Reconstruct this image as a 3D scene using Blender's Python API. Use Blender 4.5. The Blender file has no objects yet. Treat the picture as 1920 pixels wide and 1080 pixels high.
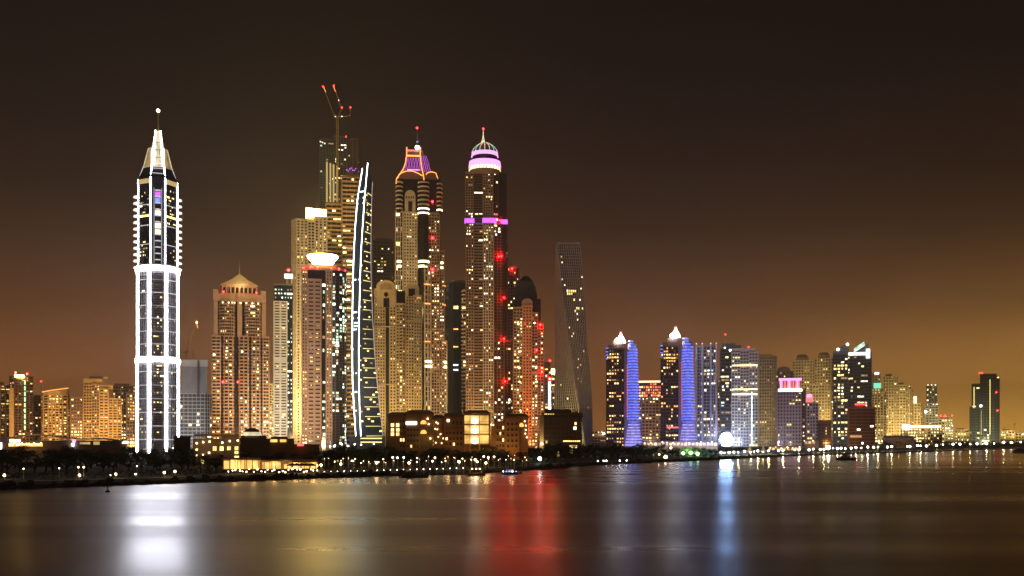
import bpy, math, random
from mathutils import Vector, Matrix
random.seed(7)
S = bpy.context.scene
R = math.radians
# ------------------------------------------------------------------ camera
F = 35.0 / 36.0 * 1920      # focal length in photograph pixels
H = 10.0                    # eye height above the water
HY = 828.0                  # horizon row in the photograph
cam = bpy.data.cameras.new('camera')
cam.lens = 35.0; cam.sensor_width = 36.0
cam.shift_y = (HY - 540.0) / 1920.0
cam.clip_start = 1.0; cam.clip_end = 60000.0
co = bpy.data.objects.new('camera', cam)
co.location = (0, 0, H); co.rotation_euler = (R(90), 0, 0)
S.collection.objects.link(co); S.camera = co
# ------------------------------------------------------------------ world: light-polluted night sky
W = bpy.data.worlds.new('World'); S.world = W; W.use_nodes = True
nt = W.node_tree; nt.nodes.clear()
def N(t, **k):
    n = nt.nodes.new(t)
    for a, b in k.items(): setattr(n, a, b)
    return n
out = N('ShaderNodeOutputWorld'); tc = N('ShaderNodeTexCoord')
sep = N('ShaderNodeSeparateXYZ'); nt.links.new(tc.outputs['Generated'], sep.inputs[0])
ramp = N('ShaderNodeValToRGB'); ramp.color_ramp.interpolation = 'B_SPLINE'
absz = N('ShaderNodeMath', operation='ABSOLUTE'); nt.links.new(sep.outputs['Z'], absz.inputs[0])
nt.links.new(absz.outputs[0], ramp.inputs[0])
stops = [(0.0, (.66, .235, .052)), (.035, (.47, .172, .043)), (.075, (.30, .113, .034)), (.13, (.112, .045, .0170)),
         (.21, (.0230, .0110, .0060)), (.33, (.0065, .0042, .0032)), (.45, (.0045, .0032, .0026)), (1.0, (.003, .0023, .0020))]
el = ramp.color_ramp.elements
while len(el) < len(stops): el.new(.5)
for e, (p, c) in zip(el, stops): e.position = p; e.color = (*c, 1)
dot = N('ShaderNodeVectorMath', operation='DOT_PRODUCT'); nt.links.new(tc.outputs['Generated'], dot.inputs[0])
dot.inputs[1].default_value = Vector((.56, .83, 0)).normalized()
mx = N('ShaderNodeMath', operation='MAXIMUM'); nt.links.new(dot.outputs['Value'], mx.inputs[0]); mx.inputs[1].default_value = 0
pw = N('ShaderNodeMath', operation='POWER'); nt.links.new(mx.outputs[0], pw.inputs[0]); pw.inputs[1].default_value = 20
ex = N('ShaderNodeMath', operation='MULTIPLY'); nt.links.new(absz.outputs[0], ex.inputs[0]); ex.inputs[1].default_value = -22
ee = N('ShaderNodeMath', operation='EXPONENT'); nt.links.new(ex.outputs[0], ee.inputs[0])
gm = N('ShaderNodeMath', operation='MULTIPLY'); nt.links.new(ee.outputs[0], gm.inputs[0]); nt.links.new(pw.outputs[0], gm.inputs[1])
glow = N('ShaderNodeMix', data_type='RGBA', blend_type='ADD'); glow.clamp_factor = False
nt.links.new(gm.outputs[0], glow.inputs['Factor'])
nt.links.new(ramp.outputs[0], glow.inputs['A']); glow.inputs['B'].default_value = (1.45, .84, .11, 1)
cn = N('ShaderNodeTexNoise'); cn.inputs['Scale'].default_value = 2.2; cn.inputs['Detail'].default_value = 5; cn.inputs['Roughness'].default_value = .6
cmap = N('ShaderNodeMapping'); cmap.inputs['Scale'].default_value = (1, 1, 3.2); nt.links.new(tc.outputs['Generated'], cmap.inputs[0]); nt.links.new(cmap.outputs[0], cn.inputs['Vector'])
crg = N('ShaderNodeMapRange'); crg.inputs[1].default_value = .3; crg.inputs[2].default_value = .7; crg.inputs[3].default_value = .80; crg.inputs[4].default_value = 1.2
nt.links.new(cn.outputs[0], crg.inputs[0])
veil = N('ShaderNodeVectorMath', operation='SCALE'); nt.links.new(glow.outputs['Result'], veil.inputs[0]); nt.links.new(crg.outputs[0], veil.inputs['Scale'])
bg = N('ShaderNodeBackground'); nt.links.new(veil.outputs[0], bg.inputs[0]); bg.inputs[1].default_value = 1.0
sky = N('ShaderNodeTexSky', sky_type='NISHITA'); sky.sun_disc = False
sky.sun_elevation = R(-4); sky.sun_rotation = R(200)
bg2 = N('ShaderNodeBackground'); nt.links.new(sky.outputs[0], bg2.inputs[0]); bg2.inputs[1].default_value = 0.01
add = N('ShaderNodeAddShader'); nt.links.new(bg.outputs[0], add.inputs[0]); nt.links.new(bg2.outputs[0], add.inputs[1])
nt.links.new(add.outputs[0], out.inputs[0])
# ------------------------------------------------------------------ a very dim, broad warm sun (city glow overhead from the near shore)
sl = bpy.data.lights.new('sun', 'SUN'); sl.energy = 0.12; sl.angle = R(40); sl.color = (1, .76, .42)
so_ = bpy.data.objects.new('sun', sl); so_.rotation_euler = (R(62), 0, R(-22)); S.collection.objects.link(so_)
S.view_settings.view_transform = 'Standard'; S.view_settings.look = 'None'
S.view_settings.exposure = 0.0; S.view_settings.gamma = 1.0; S.view_settings.use_curve_mapping = False
S.cycles.max_bounces = 5; S.cycles.diffuse_bounces = 2; S.cycles.glossy_bounces = 3
S.cycles.transmission_bounces = 2; S.cycles.volume_bounces = 0
S.cycles.sample_clamp_indirect = 6.0; S.cycles.use_light_tree = True
S.cycles.caustics_reflective = False; S.cycles.caustics_refractive = False
S.render.use_persistent_data = False
HAZE = 1.1e-4
# ------------------------------------------------------------------ materials
M = {}
def wall(name, c, rough=.75, var=.18, scale=.12, metallic=0):
    m = bpy.data.materials.new(name); m.use_nodes = True
    t = m.node_tree; b = t.nodes['Principled BSDF']
    g = t.nodes.new('ShaderNodeTexCoord'); n = t.nodes.new('ShaderNodeTexNoise'); n.inputs['Scale'].default_value = scale
    n.inputs['Detail'].default_value = 5; n.inputs['Roughness'].default_value = .65
    t.links.new(g.outputs['Object'], n.inputs['Vector'])
    r = t.nodes.new('ShaderNodeValToRGB')
    r.color_ramp.elements[0].position = .3; r.color_ramp.elements[1].position = .72
    r.color_ramp.elements[0].color = (*[x * (1 - var) for x in c], 1)
    r.color_ramp.elements[1].color = (*[min(1, x * (1 + var)) for x in c], 1)
    t.links.new(n.outputs[0], r.inputs[0]); t.links.new(r.outputs[0], b.inputs['Base Color'])
    b.inputs['Roughness'].default_value = rough; b.inputs['Metallic'].default_value = metallic
    M[name] = m; return m
def glass(name, c, rough=.12):
    m = wall(name, c, rough, .35, .35); m.node_tree.nodes['Principled BSDF'].inputs['IOR'].default_value = 1.5
    return m
def em(name, c, s, sample=True, var=0):
    m = bpy.data.materials.new(name); m.use_nodes = True
    t = m.node_tree; b = t.nodes['Principled BSDF']
    b.inputs['Base Color'].default_value = (.3, .3, .3, 1); b.inputs['Emission Color'].default_value = (*c, 1)
    b.inputs['Emission Strength'].default_value = s
    if var:
        g = t.nodes.new('ShaderNodeTexCoord'); n = t.nodes.new('ShaderNodeTexNoise'); n.inputs['Scale'].default_value = .23
        n.inputs['Detail'].default_value = 3
        t.links.new(g.outputs['Object'], n.inputs['Vector'])
        r = t.nodes.new('ShaderNodeMapRange'); r.inputs[1].default_value = .3; r.inputs[2].default_value = .7
        r.inputs[3].default_value = s * (1 - var); r.inputs[4].default_value = s * (1 + var)
        t.links.new(n.outputs[0], r.inputs[0]); t.links.new(r.outputs[0], b.inputs['Emission Strength'])
    m.cycles.emission_sampling = 'AUTO' if sample else 'NONE'
    M[name] = m; return m
wall('cream', (.52, .43, .29)); wall('beige', (.42, .33, .22)); wall('brown', (.30, .20, .125)); wall('sand', (.48, .37, .20))
wall('white_panel', (.66, .63, .58)); wall('grey_panel', (.30, .29, .29)); wall('dark_panel', (.06, .055, .05), .5)
wall('umber', (.13, .085, .06)); wall('roof', (.05, .04, .035)); wall('metal', (.35, .34, .32), .4, .1, .5, .6)
wall('yellow_steel', (.55, .38, .06), .5); wall('terracotta', (.22, .10, .05)); wall('ochre', (.27, .145, .06))
wall('lilac_panel', (.42, .38, .50)); wall('slate', (.11, .12, .13), .5); wall('rose_panel', (.45, .30, .24))
glass('glass_dark', (.018, .019, .022)); glass('glass_blue', (.016, .024, .036)); glass('glass_brown', (.017, .013, .010))
glass('glass_strip_glow', (.085, .075, .09), .35); glass('glass_green', (.02, .032, .026)); glass('glass_violet', (.03, .026, .042))  # lightened lilac glass carries the light strips' glow in its colour
LITN = ['lit_warm', 'lit_yellow', 'lit_white', 'lit_cool', 'lit_orange', 'lit_dim', 'lit_violet', 'lit_green', 'lit_red']
em('lit_warm', (1, .64, .24), 2.8, False, .7); em('lit_yellow', (1, .78, .24), 2.4, False, .7); em('lit_white', (1, .90, .62), 3.4, False, .6)
em('lit_cool', (.74, .95, 1), 2.4, False, .6); em('lit_orange', (1, .44, .10), 2.0, False, .6); em('lit_dim', (1, .60, .22), .5, False, .8)
em('lit_violet', (.34, .33, 1), 1.5, False, .5); em('lit_green', (.65, 1, .72), 1.3, False, .6); em('lit_red', (1, .12, .09), 2.5, False, .5)
PAL = dict(warm=[0, 0, 0, 1, 2, 5, 5], yellow=[1, 1, 0, 2, 5], cool=[3, 2, 7, 7, 5], white=[2, 2, 2, 1, 0, 5], orange=[4, 0, 4, 0, 5, 1],
           violet=[6], red=[8, 4, 0], mix=[0, 1, 2, 3, 5, 5])
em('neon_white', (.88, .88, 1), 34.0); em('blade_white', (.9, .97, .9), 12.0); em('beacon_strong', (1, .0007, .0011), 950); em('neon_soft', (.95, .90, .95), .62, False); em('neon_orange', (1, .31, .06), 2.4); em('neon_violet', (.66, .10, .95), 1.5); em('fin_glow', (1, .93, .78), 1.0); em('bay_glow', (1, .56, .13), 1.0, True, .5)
em('neon_pink', (.95, .36, .92), 1.7); em('blue_glow', (.13, .19, 1), 1.6, True, .6); em('neon_warm', (1, .80, .45), 2.6); em('neon_yellow', (1, .80, .22), 1.6)
em('neon_green', (.55, 1, .50), 1.6); em('lamp_white', (1, .93, .78), 9, False); em('lamp_warm', (1, .70, .32), 9, False); em('lamp_cool', (.88, .95, 1), 16)
em('lamp_green', (.50, 1, .45), 10); em('beacon_red', (1, .010, .018), 30); em('crown_light', (1, .68, .18), 55); em('ring_light', (1, .84, .46), 3.4); em('sign_white', (1, .98, .95), 3.5); em('cap_white', (.92, .93, 1), 45)
em('flood_face', (.26, .48, 1), 260); em('gold_panel', (1, .70, .24), .55); em('turquoise', (.15, .9, .62), 1.2); em('rose_light', (1, .16, .14), 1.5)
em('shop_light', (1, .50, .12), 1.5, True, .7); em('ball_light', (1, .98, .9), 14); em('blue_dot', (.25, .35, 1), 5)
# ------------------------------------------------------------------ mesh builder
class MB:
    def __init__(s): s.v = []; s.f = []; s.m = []
    def add(s, vs, fs, mi=0):
        o = len(s.v); s.v += [tuple(v) for v in vs]; s.f += [tuple(i + o for i in f) for f in fs]; s.m += [mi] * len(fs); return s
    def box(s, x0, x1, y0, y1, z0, z1, mi=0):
        return s.add([(x0, y0, z0), (x1, y0, z0), (x1, y1, z0), (x0, y1, z0), (x0, y0, z1), (x1, y0, z1), (x1, y1, z1), (x0, y1, z1)],
                     [(0, 1, 5, 4), (1, 2, 6, 5), (2, 3, 7, 6), (3, 0, 4, 7), (4, 5, 6, 7), (3, 2, 1, 0)], mi)
    def loft(s, rings, mi=0, cap=True):
        n = len(rings[0]); vs = [p for r in rings for p in r]; fs = []
        for k in range(len(rings) - 1):
            for i in range(n):
                j = (i + 1) % n; fs.append((k * n + i, k * n + j, (k + 1) * n + j, (k + 1) * n + i))
        if cap: fs.append(tuple(range(n - 1, -1, -1))); fs.append(tuple((len(rings) - 1) * n + i for i in range(n)))
        return s.add(vs, fs, mi)
    def prism(s, poly, z0, z1, mi=0): return s.loft([[(x, y, z0) for x, y in poly], [(x, y, z1) for x, y in poly]], mi)
    def lathe(s, prof, n=20, cx=0, cy=0, mi=0):
        return s.loft([[(cx + r * math.cos(2 * math.pi * i / n), cy + r * math.sin(2 * math.pi * i / n), z) for i in range(n)] for r, z in prof], mi)
    def ball(s, c, r, mi=0, n=8):
        return s.loft([[(c[0] + r * math.sin(math.pi * k / n) * math.cos(2 * math.pi * i / n), c[1] + r * math.sin(math.pi * k / n) * math.sin(2 * math.pi * i / n),
                c[2] - r * math.cos(math.pi * k / n)) for i in range(n)] for k in [.12] + list(range(1, n)) + [n - .12]], mi)
    def tube(s, pts, r, mi=0, n=6):
        rings = []
        for i, p in enumerate(pts):
            p = Vector(p); a = Vector(pts[max(i - 1, 0)]); b = Vector(pts[min(i + 1, len(pts) - 1)])
            d = (b - a).normalized(); u = d.cross(Vector((0, 1, 0)))
            if u.length < .1: u = d.cross(Vector((1, 0, 0)))
            u.normalize(); w = d.cross(u); rr = r[i] if isinstance(r, (list, tuple)) else r
            rings.append([tuple(p + u * rr * math.cos(2 * math.pi * k / n) + w * rr * math.sin(2 * math.pi * k / n)) for k in range(n)])
        return s.loft(rings, mi)
    def ebox(s, p, q, u0, u1, a, b, z0, z1, mi=0):
        L = math.hypot(q[0] - p[0], q[1] - p[1]); dx, dy = (q[0] - p[0]) / L, (q[1] - p[1]) / L; nx, ny = dy, -dx
        P = lambda u, o: (p[0] + dx * u + nx * o, p[1] + dy * u + ny * o)
        c = [P(u0, b), P(u1, b), P(u1, a), P(u0, a)]
        return s.add([(x, y, z0) for x, y in c] + [(x, y, z1) for x, y in c],
                     [(0, 1, 5, 4), (1, 2, 6, 5), (3, 0, 4, 7), (4, 5, 6, 7), (3, 2, 1, 0)], mi)
    def equad(s, p, q, u0, u1, o, z0, z1, mi=0):
        L = math.hypot(q[0] - p[0], q[1] - p[1]); dx, dy = (q[0] - p[0]) / L, (q[1] - p[1]) / L; nx, ny = dy, -dx
        a = (p[0] + dx * u0 + nx * o, p[1] + dy * u0 + ny * o); b = (p[0] + dx * u1 + nx * o, p[1] + dy * u1 + ny * o)
        return s.add([(*a, z0), (*b, z0), (*b, z1), (*a, z1)], [(0, 1, 2, 3)], mi)
    def mesh(s, name, mats):
        me = bpy.data.meshes.new(name); me.from_pydata(s.v, [], s.f)
        for m in mats: me.materials.append(M[m])
        if len(mats) > 1: me.polygons.foreach_set('material_index', s.m)
        me.update(); return me
def link(name, data, parent=None, loc=None):
    o = bpy.data.objects.new(name, data); S.collection.objects.link(o)
    if parent: o.parent = parent
    if loc is not None: o.location = loc
    return o
def tag(o, label=None, cat=None, group=None, kind=None):
    if label: o['label'] = label
    if cat: o['category'] = cat
    if group: o['group'] = group
    if kind: o['kind'] = kind
    return o
def copy_tree(o, parent=None):
    c = o.copy(); S.collection.objects.link(c); c.parent = parent
    for ch in list(o.children): copy_tree(ch, c)
    return c
def wx(px, Y): return (px - 960) / F * Y
def wz(py, Y): return H - (py - HY) / F * Y
GZ = 1.2                    # level of the land
# ------------------------------------------------------------------ a thing placed by where it stands (photo column, distance in metres)
class T:
    def __init__(s, name, label, cat, px, Y, group=None, base=GZ, root=True):
        s.cx, s.Y, s.s, s.base = px, Y, Y / F, base
        s.o = tag(link(name, None, None, (wx(px, Y), Y, base)), label, cat, group); s.o.empty_display_size = 2
        s.yaw = math.atan2(-wx(px, Y), Y); s.o.rotation_euler = (0, 0, s.yaw); s.c = math.cos(s.yaw)   # fronts face the water
    def x(s, px): return (px - s.cx) * s.s * s.c
    def z(s, py): return H - (py - HY) * s.s - s.base
    def P(s, poly): return [(s.x(a), b * s.s) for a, b in poly]
    def part(s, name, mb, mats, kind=None, parent=None):
        if isinstance(mats, str): mats = [mats]
        return tag(link(name, mb.mesh(name, mats), parent or s.o), kind=kind)
    def neon(s, name, pts, w, mat, d=None):          # a lit tube along photo-plane points (px, py, depth px)
        return s.part(name, MB().tube([(s.x(p[0]), p[2] * s.s, s.z(p[1])) for p in pts], w * s.s, 0, 6), mat)
    def dot(s, name, px, py, dy, r, mat):
        return s.part(name, MB().ball((s.x(px), dy * s.s, s.z(py)), r * s.s), mat)
    def bx(s, name, x0, x1, d0, d1, y0, y1, mat):    # box: photo columns, depths (px), rows (top, bottom)
        return s.part(name, MB().box(s.x(x0), s.x(x1), d0 * s.s, d1 * s.s, s.z(y1), s.z(y0)), mat)
    def flood(s, c, p, dx=0, dist=110, aim=.45, top=200, cone=100):
        l = bpy.data.lights.new('floodlight', 'SPOT'); l.energy = p * 1000; l.color = c; l.spot_size = R(cone); l.spot_blend = .6
        l.shadow_soft_size = 3
        o = link('floodlight', l, s.o, (dx, -dist, 6)); d = Vector((-dx * .6, dist, top * aim))
        o.rotation_euler = d.to_track_quat('-Z', 'Y').to_euler(); return o
def rect(x0, x1, f, b): return [(x0, f), (x1, f), (x1, b), (x0, b)]
def skew(xl, xc, xr, dl, dr): return [(xl, dl), (xc, 0), (xr, dr), (xl + xr - xc, dl + dr)]
def arc(x0, x1, f, b, n=8):       # flat back, bowed front
    pts = []
    for i in range(n + 1):
        a = math.pi * i / n; pts.append(((x0 + x1) / 2 - (x1 - x0) / 2 * math.cos(a), b + (f - b) * math.sin(a) ** .8))
    return pts
def ngon(cx, r, n=8, rot=.5, cy=0): return [(cx + r * math.cos(2 * math.pi * (i + rot) / n), cy + r * math.sin(2 * math.pi * (i + rot) / n)) for i in range(n)]
def facade(t, fr, li, p, q, z0, z1, fh, bw, st=.4, so=.5, pw=.3, po=.75, lit=.08, pal='warm', run=0, k=0, slabs=True, piers=True, lmin=.0):
    L = math.hypot(q[0] - p[0], q[1] - p[1]); nf = max(1, round((z1 - z0) / fh)); nb = max(1, round(L / bw)); fh = (z1 - z0) / nf; bw = L / nb
    e = k * .013
    if slabs:
        for i in range(nf + 1):
            zc = z0 + i * fh; fr.ebox(p, q, 0, L, -.05, so + e, max(z0, zc - st * fh / 2) + e, min(z1, zc + st * fh / 2) + e)
    if piers:
        for j in range(nb + 1):
            uc = j * bw; fr.ebox(p, q, max(0, uc - pw * bw / 2), min(L, uc + pw * bw / 2), -.05, po + e, z0 + .01, z1 + .05 + e)
    cs = PAL[pal]; blobs = [(random.random() * nb, random.random() * nf, random.uniform(.12, .25) * nb + 1.5, random.uniform(.05, .14) * nf + 1.5) for _ in range(3)]
    for i in range(nf):
        fl = lit * random.choice((.4, .9, 1.3, 1.6, 2.2)); full = random.random() < run; j = 0
        while j < nb:
            if full or random.random() < fl * (2.4 if any(((j - a) / c) ** 2 + ((i - b) / d) ** 2 < 1 for a, b, c, d in blobs) else .7):
                n = random.choice((1, 1, 1, 1, 1, 2)) if not full else random.choice((1, 2, 3))
                n = min(n, nb - j); g = .12 if full or n > 1 else .34
                if not (full and random.random() < .25):
                    li.equad(p, q, j * bw + bw * (pw / 2 + g * random.random()), (j + n) * bw - bw * (pw / 2 + g * random.random()), .1 + e,
                         z0 + (i + st / 2 + .06 + .2 * random.random()) * fh, z0 + (i + 1 - st / 2 - .04) * fh, random.choice(cs))
                j += n
            else: j += 1
def block(t, poly, ytop, ybot=None, body='glass_dark', frame='beige', fh=6, bw=6, edges=None, parapet=1.5, name='tower_body', **kw):
    """a storeyed volume: dark glazed core, a proud grid of slabs and piers, and the lit panes behind it"""
    P = t.P(poly); z1 = t.z(ytop); z0 = 0 if ybot is None else t.z(ybot)
    t.part(name, MB().prism(P, z0, z1), body)
    fr, li = MB(), MB(); n = len(P)
    for i in range(n):
        p, q = P[i], P[(i + 1) % n]
        L = math.hypot(q[0] - p[0], q[1] - p[1])
        if L < .3: continue
        ny = -(q[0] - p[0]) / L
        o = dict(kw)
        if edges and i in edges:
            if edges[i] is None: continue
            o.update(edges[i])
        if ny > .35: o['lit'] = 0; o['run'] = 0
        facade(t, fr, li, p, q, z0, z1, o.pop('fh', fh) * t.s, o.pop('bw', bw) * t.s, k=i, **o)
        if parapet: fr.ebox(p, q, 0, L, -.4, .9 + .013 * i, z1 - .02, z1 + parapet + .013 * i)
    if fr.f: t.part('facade_frame', fr, frame, 'stuff')
    if li.f: t.part('lit_windows', li, LITN, 'stuff')
def spire(t, px, y0, y1, r=1.0, mat='metal', name='spire'):
    z0, z1 = t.z(y1), t.z(y0)
    return t.part(name, MB().lathe([(r * t.s, z0), (r * .7 * t.s, (z0 + z1) / 2), (r * .25 * t.s, z1)], 8, t.x(px)), mat)
def disc(t, name, px, r, y0, y1, mat, r2=None, dy=0, n=24):
    return t.part(name, MB().lathe([(r * t.s, t.z(y1)), ((r if r2 is None else r2) * t.s, t.z(y0))], n, t.x(px), dy * t.s), mat)
# ================================================================== SETTING: water, land, beach
wm = bpy.data.materials.new('water'); wm.use_nodes = True; M['water'] = wm
t_ = wm.node_tree; b_ = t_.nodes['Principled BSDF']
b_.inputs['Base Color'].default_value = (.012, .010, .008, 1); b_.inputs['IOR'].default_value = 1.33; b_.distribution = 'GGX'
def wn(tp, **k):
    n = t_.nodes.new(tp)
    for a, c in k.items(): setattr(n, a, c)
    return n
tcn = wn('ShaderNodeTexCoord')
def bands(sx, sy, det, off):
    mp = wn('ShaderNodeMapping'); mp.inputs['Scale'].default_value = (sx, sy, 1); mp.inputs['Location'].default_value = (off, off * 1.7, 0)
    mp.inputs['Rotation'].default_value = (0, 0, R(-3.0))
    n = wn('ShaderNodeTexNoise'); n.inputs['Scale'].default_value = 1; n.inputs['Detail'].default_value = det
    t_.links.new(tcn.outputs['Object'], mp.inputs[0]); t_.links.new(mp.outputs[0], n.inputs['Vector']); return n
n1 = bands(.0045, .036, 2, 3.1)
mr = wn('ShaderNodeMapRange'); mr.inputs[1].default_value = .34; mr.inputs[2].default_value = .56
mr.inputs[3].default_value = .265; mr.inputs[4].default_value = .34
t_.links.new(n1.outputs[0], mr.inputs[0])
sy_ = wn('ShaderNodeSeparateXYZ'); t_.links.new(tcn.outputs['Object'], sy_.inputs[0])
cm = wn('ShaderNodeMapRange'); cm.inputs[1].default_value = 230; cm.inputs[2].default_value = 520; cm.inputs[3].default_value = 1.0; cm.inputs[4].default_value = .55
t_.links.new(sy_.outputs['Y'], cm.inputs[0])
mu = wn('ShaderNodeMath', operation='MULTIPLY'); t_.links.new(mr.outputs[0], mu.inputs[0]); t_.links.new(cm.outputs[0], mu.inputs[1])
t_.links.new(mu.outputs[0], b_.inputs['Roughness'])
n2 = bands(.010, .16, 2, 9.4); n3 = bands(.22, 1.9, 4, 1.2)
bp1 = wn('ShaderNodeBump'); bp1.inputs['Strength'].default_value = .045; bp1.inputs['Distance'].default_value = .5
t_.links.new(n2.outputs[0], bp1.inputs['Height'])
bp2 = wn('ShaderNodeBump'); bp2.inputs['Strength'].default_value = .16; bp2.inputs['Distance'].default_value = .10
t_.links.new(n3.outputs[0], bp2.inputs['Height']); t_.links.new(bp1.outputs[0], bp2.inputs['Normal'])
t_.links.new(bp2.outputs[0], b_.inputs['Normal'])
def sheet(name, pts, z, mat):
    return tag(link(name, MB().add([(x, y, z) for x, y in pts], [tuple(range(len(pts)))]).mesh(name, [mat])), kind='structure')
sheet('sea', [(-9000, -400), (9000, -400), (9000, 10000), (-9000, 10000)], 0, 'water')
wall('soil', (.024, .021, .016), .95, .4, .05); wall('sand_ground', (.36, .28, .17), .9, .25, .06); wall('rock', (.05, .045, .04), .9, .4, .4)
wall('paving', (.20, .17, .13), .8, .25, .2)
shore_px = [(-260, 930), (-60, 921), (0, 917), (200, 911), (380, 904), (560, 898), (700, 893), (880, 889), (1000, 881), (1100, 873), (1200, 868), (1300, 864), (1400, 859), (1500, 855),
            (1600, 851.5), (1700, 848.5), (1780, 846), (1850, 843.5), (1930, 841)]
shore = [(wx(x, H * F / (y - HY)), H * F / (y - HY)) for x, y in shore_px]
shore = [(-8900, 150), (-400, 175)] + shore + [(1500, 2500), (3500, 4200), (8900, 7000)]
def shore_y(x):
    for a, b in zip(shore, shore[1:]):
        if a[0] <= x <= b[0]: return a[1] + (b[1] - a[1]) * (x - a[0]) / (b[0] - a[0])
    return 3000
g = MB(); n = len(shore)
vs = [(x, y - 1.5, -1.0) for x, y in shore] + [(x, y + 1.5, GZ - .5) for x, y in shore] + [(x, y + 9, GZ) for x, y in shore] + [(-8900, 9900, GZ), (8900, 9900, GZ)]
fs = []
for i in range(n - 1):
    fs += [(i, i + 1, n + i + 1, n + i), (n + i, n + i + 1, 2 * n + i + 1, 2 * n + i)]
fs.append(tuple(2 * n + i for i in range(n)) + (3 * n + 1, 3 * n))
tag(link('ground', g.add(vs, fs).mesh('ground', ['soil'])), kind='structure')
bs = MB(); pts = [p for p in shore if 120 < p[0] < 1600]; n = len(pts)
bs.add([(x, y + 9.5, GZ + .02) for x, y in pts] + [(x, y + 34, GZ + .02) for x, y in pts], [(i, i + 1, n + i + 1, n + i) for i in range(n - 1)])
tag(link('beach', bs.mesh('beach', ['sand_ground'])), kind='structure')
pm = MB(); pts = [p for p in shore if -420 < p[0] < 120]; n = len(pts)
pm.add([(x, y + 10, GZ + .02) for x, y in pts] + [(x, y + 15, GZ + .02) for x, y in pts], [(i, i + 1, n + i + 1, n + i) for i in range(n - 1)])
tag(link('promenade_path', pm.mesh('promenade_path', ['paving'])), kind='structure')
# boulders of the breakwater along the foot of the bank
rk = MB(); rr = random.Random(3)
for i in range(1500):
    x = rr.uniform(-190, 420); y = shore_y(x) + rr.uniform(-2.5, 3.5); r = rr.uniform(.4, 1.1); zc = max(0, (y - shore_y(x)) * .35)
    rk.loft([[(x + r * q * math.cos(a + w) * rr.uniform(.75, 1.2), y + r * q * math.sin(a + w) * rr.uniform(.75, 1.2), zc + h * r) for a in (0, 1.26, 2.51, 3.77, 5.03)]
             for q, h, w in ((.7, -.6, 0), (1, .1, .3), (.5, .75, .5))])
tag(link('breakwater_boulders', rk.mesh('breakwater_boulders', ['rock'])), 'dark boulders along the waterline', None, None, 'stuff')
# ================================================================== TOWERS
OR = (1, .52, .17); AM = (1, .66, .28); YE = (1, .78, .34); WH = (1, .92, .78); CO = (.62, .72, 1); VI = (.42, .36, 1); GR = (1, .72, .22)
# ---- far left cluster
t = T('apartment_tower', 'pale orange tower cut off by the left edge of the picture', 'tower', 5, 2000)
block(t, skew(-22, -10, 20, 14, 10), 722, frame='sand', body='glass_brown', fh=5.5, bw=9, lit=.16, pal='orange', st=.5); t.bx('roof_block', -14, 8, 6, 16, 716, 721, 'sand')
t.flood(OR, 420, 30, 170)
t = T('apartment_tower', 'dark tower with two red beacons and a green light strip down its front', 'tower', 42, 1950)
block(t, skew(18, 27, 62, 14, 12), 706, frame='umber', body='glass_brown', fh=5, bw=7, lit=.10, pal='orange', st=.4)
t.bx('corner_pier', 17.5, 26, -2, 13, 728, 842, 'sand')
t.bx('roof_light', 27, 45, 0.2, 10, 703, 708, 'crown_light')
for x_, y_ in ((29, 699), (51, 701)): t.bx('beacon_mast', x_ - .4, x_ + .4, 6, 7, y_, 708, 'metal'); t.dot('beacon', x_, y_ - 1, 6.5, 1.5, 'beacon_red')
for i in range(9): t.bx('light_strip', 45.4, 48, 3.2, 4.8, 713 + i * 10.6, 721 + i * 10.6, 'neon_green')
t.flood(OR, 260, -20, 170)
t = T('apartment_tower', 'dim brown slab behind the tower with the green light strip', 'tower', 68, 2300)
block(t, rect(58, 78, -6, 8), 742, frame='umber', body='glass_brown', fh=5, bw=7, lit=.06, pal='orange')
t.flood(OR, 70, 10, 150)
t = T('radio_mast', 'thin mast with a red tip left of the slant-roofed orange tower', 'mast', 77, 2100)
t.part('mast_pole', MB().tube([(0, 0, 0), (0, 0, t.z(716))], [.9, .35]), 'metal'); t.dot('beacon', 77, 715, 0, 1.3, 'beacon_red')
t = T('apartment_tower', 'orange banded tower with a slanting lit roof edge', 'tower', 104, 1900)
block(t, arc(78, 130, -12, 10, 6), 741, frame='sand', body='glass_brown', fh=5, bw=8, lit=.28, pal='orange', st=.45, so=1.2, parapet=0)
P = t.P(arc(78, 130, -12.5, 10, 6)); t.part('slanted_roof', MB().loft([[(x, y, t.z(741.2)) for x, y in P], [(x, y, t.z(737 - 7 * (x / t.s + 26) / 52)) for x, y in P]]), 'sand')
t.neon('roof_edge_light', [(79, 735.5, -3), (100, 732, -13), (128, 727.5, -4)], .8, 'neon_orange'); t.flood(OR, 620, 0, 150)
t = T('apartment_tower', 'narrow dark tower with warm lit windows beside the slant-roofed tower', 'tower', 144, 1850)
block(t, rect(133, 155, -7, 8), 747, frame='umber', body='glass_dark', fh=6, bw=5.5, lit=.42, pal='warm'); t.flood(OR, 110, 0, 150)
t = T('apartment_tower', 'broad golden tower with a stepped portal-shaped top, far left', 'tower', 183, 1900)
block(t, rect(157, 172, -8, 8), 718, frame='sand', body='glass_brown', fh=5.5, bw=4.5, lit=.08, pal='orange')
block(t, rect(172.3, 186, -4, 7), 722, frame='beige', body='glass_brown', fh=5.5, bw=4.5, lit=.25, pal='orange')
block(t, rect(186.3, 203, -9, 8), 730, frame='sand', body='glass_brown', fh=5.5, bw=9, lit=.05, pal='orange', st=.55)
block(t, rect(203.3, 228, -10, 8), 748, frame='sand', body='glass_brown', fh=5, bw=9, lit=.05, pal='orange', st=.55)
t.bx('roof_lintel', 157, 192, -9, 8.5, 710.5, 717, 'sand'); t.bx('roof_block', 168, 202, -3, 6, 706, 710, 'sand'); t.bx('penthouse', 187, 212, -6, 6, 722, 729.5, 'sand')
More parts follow.
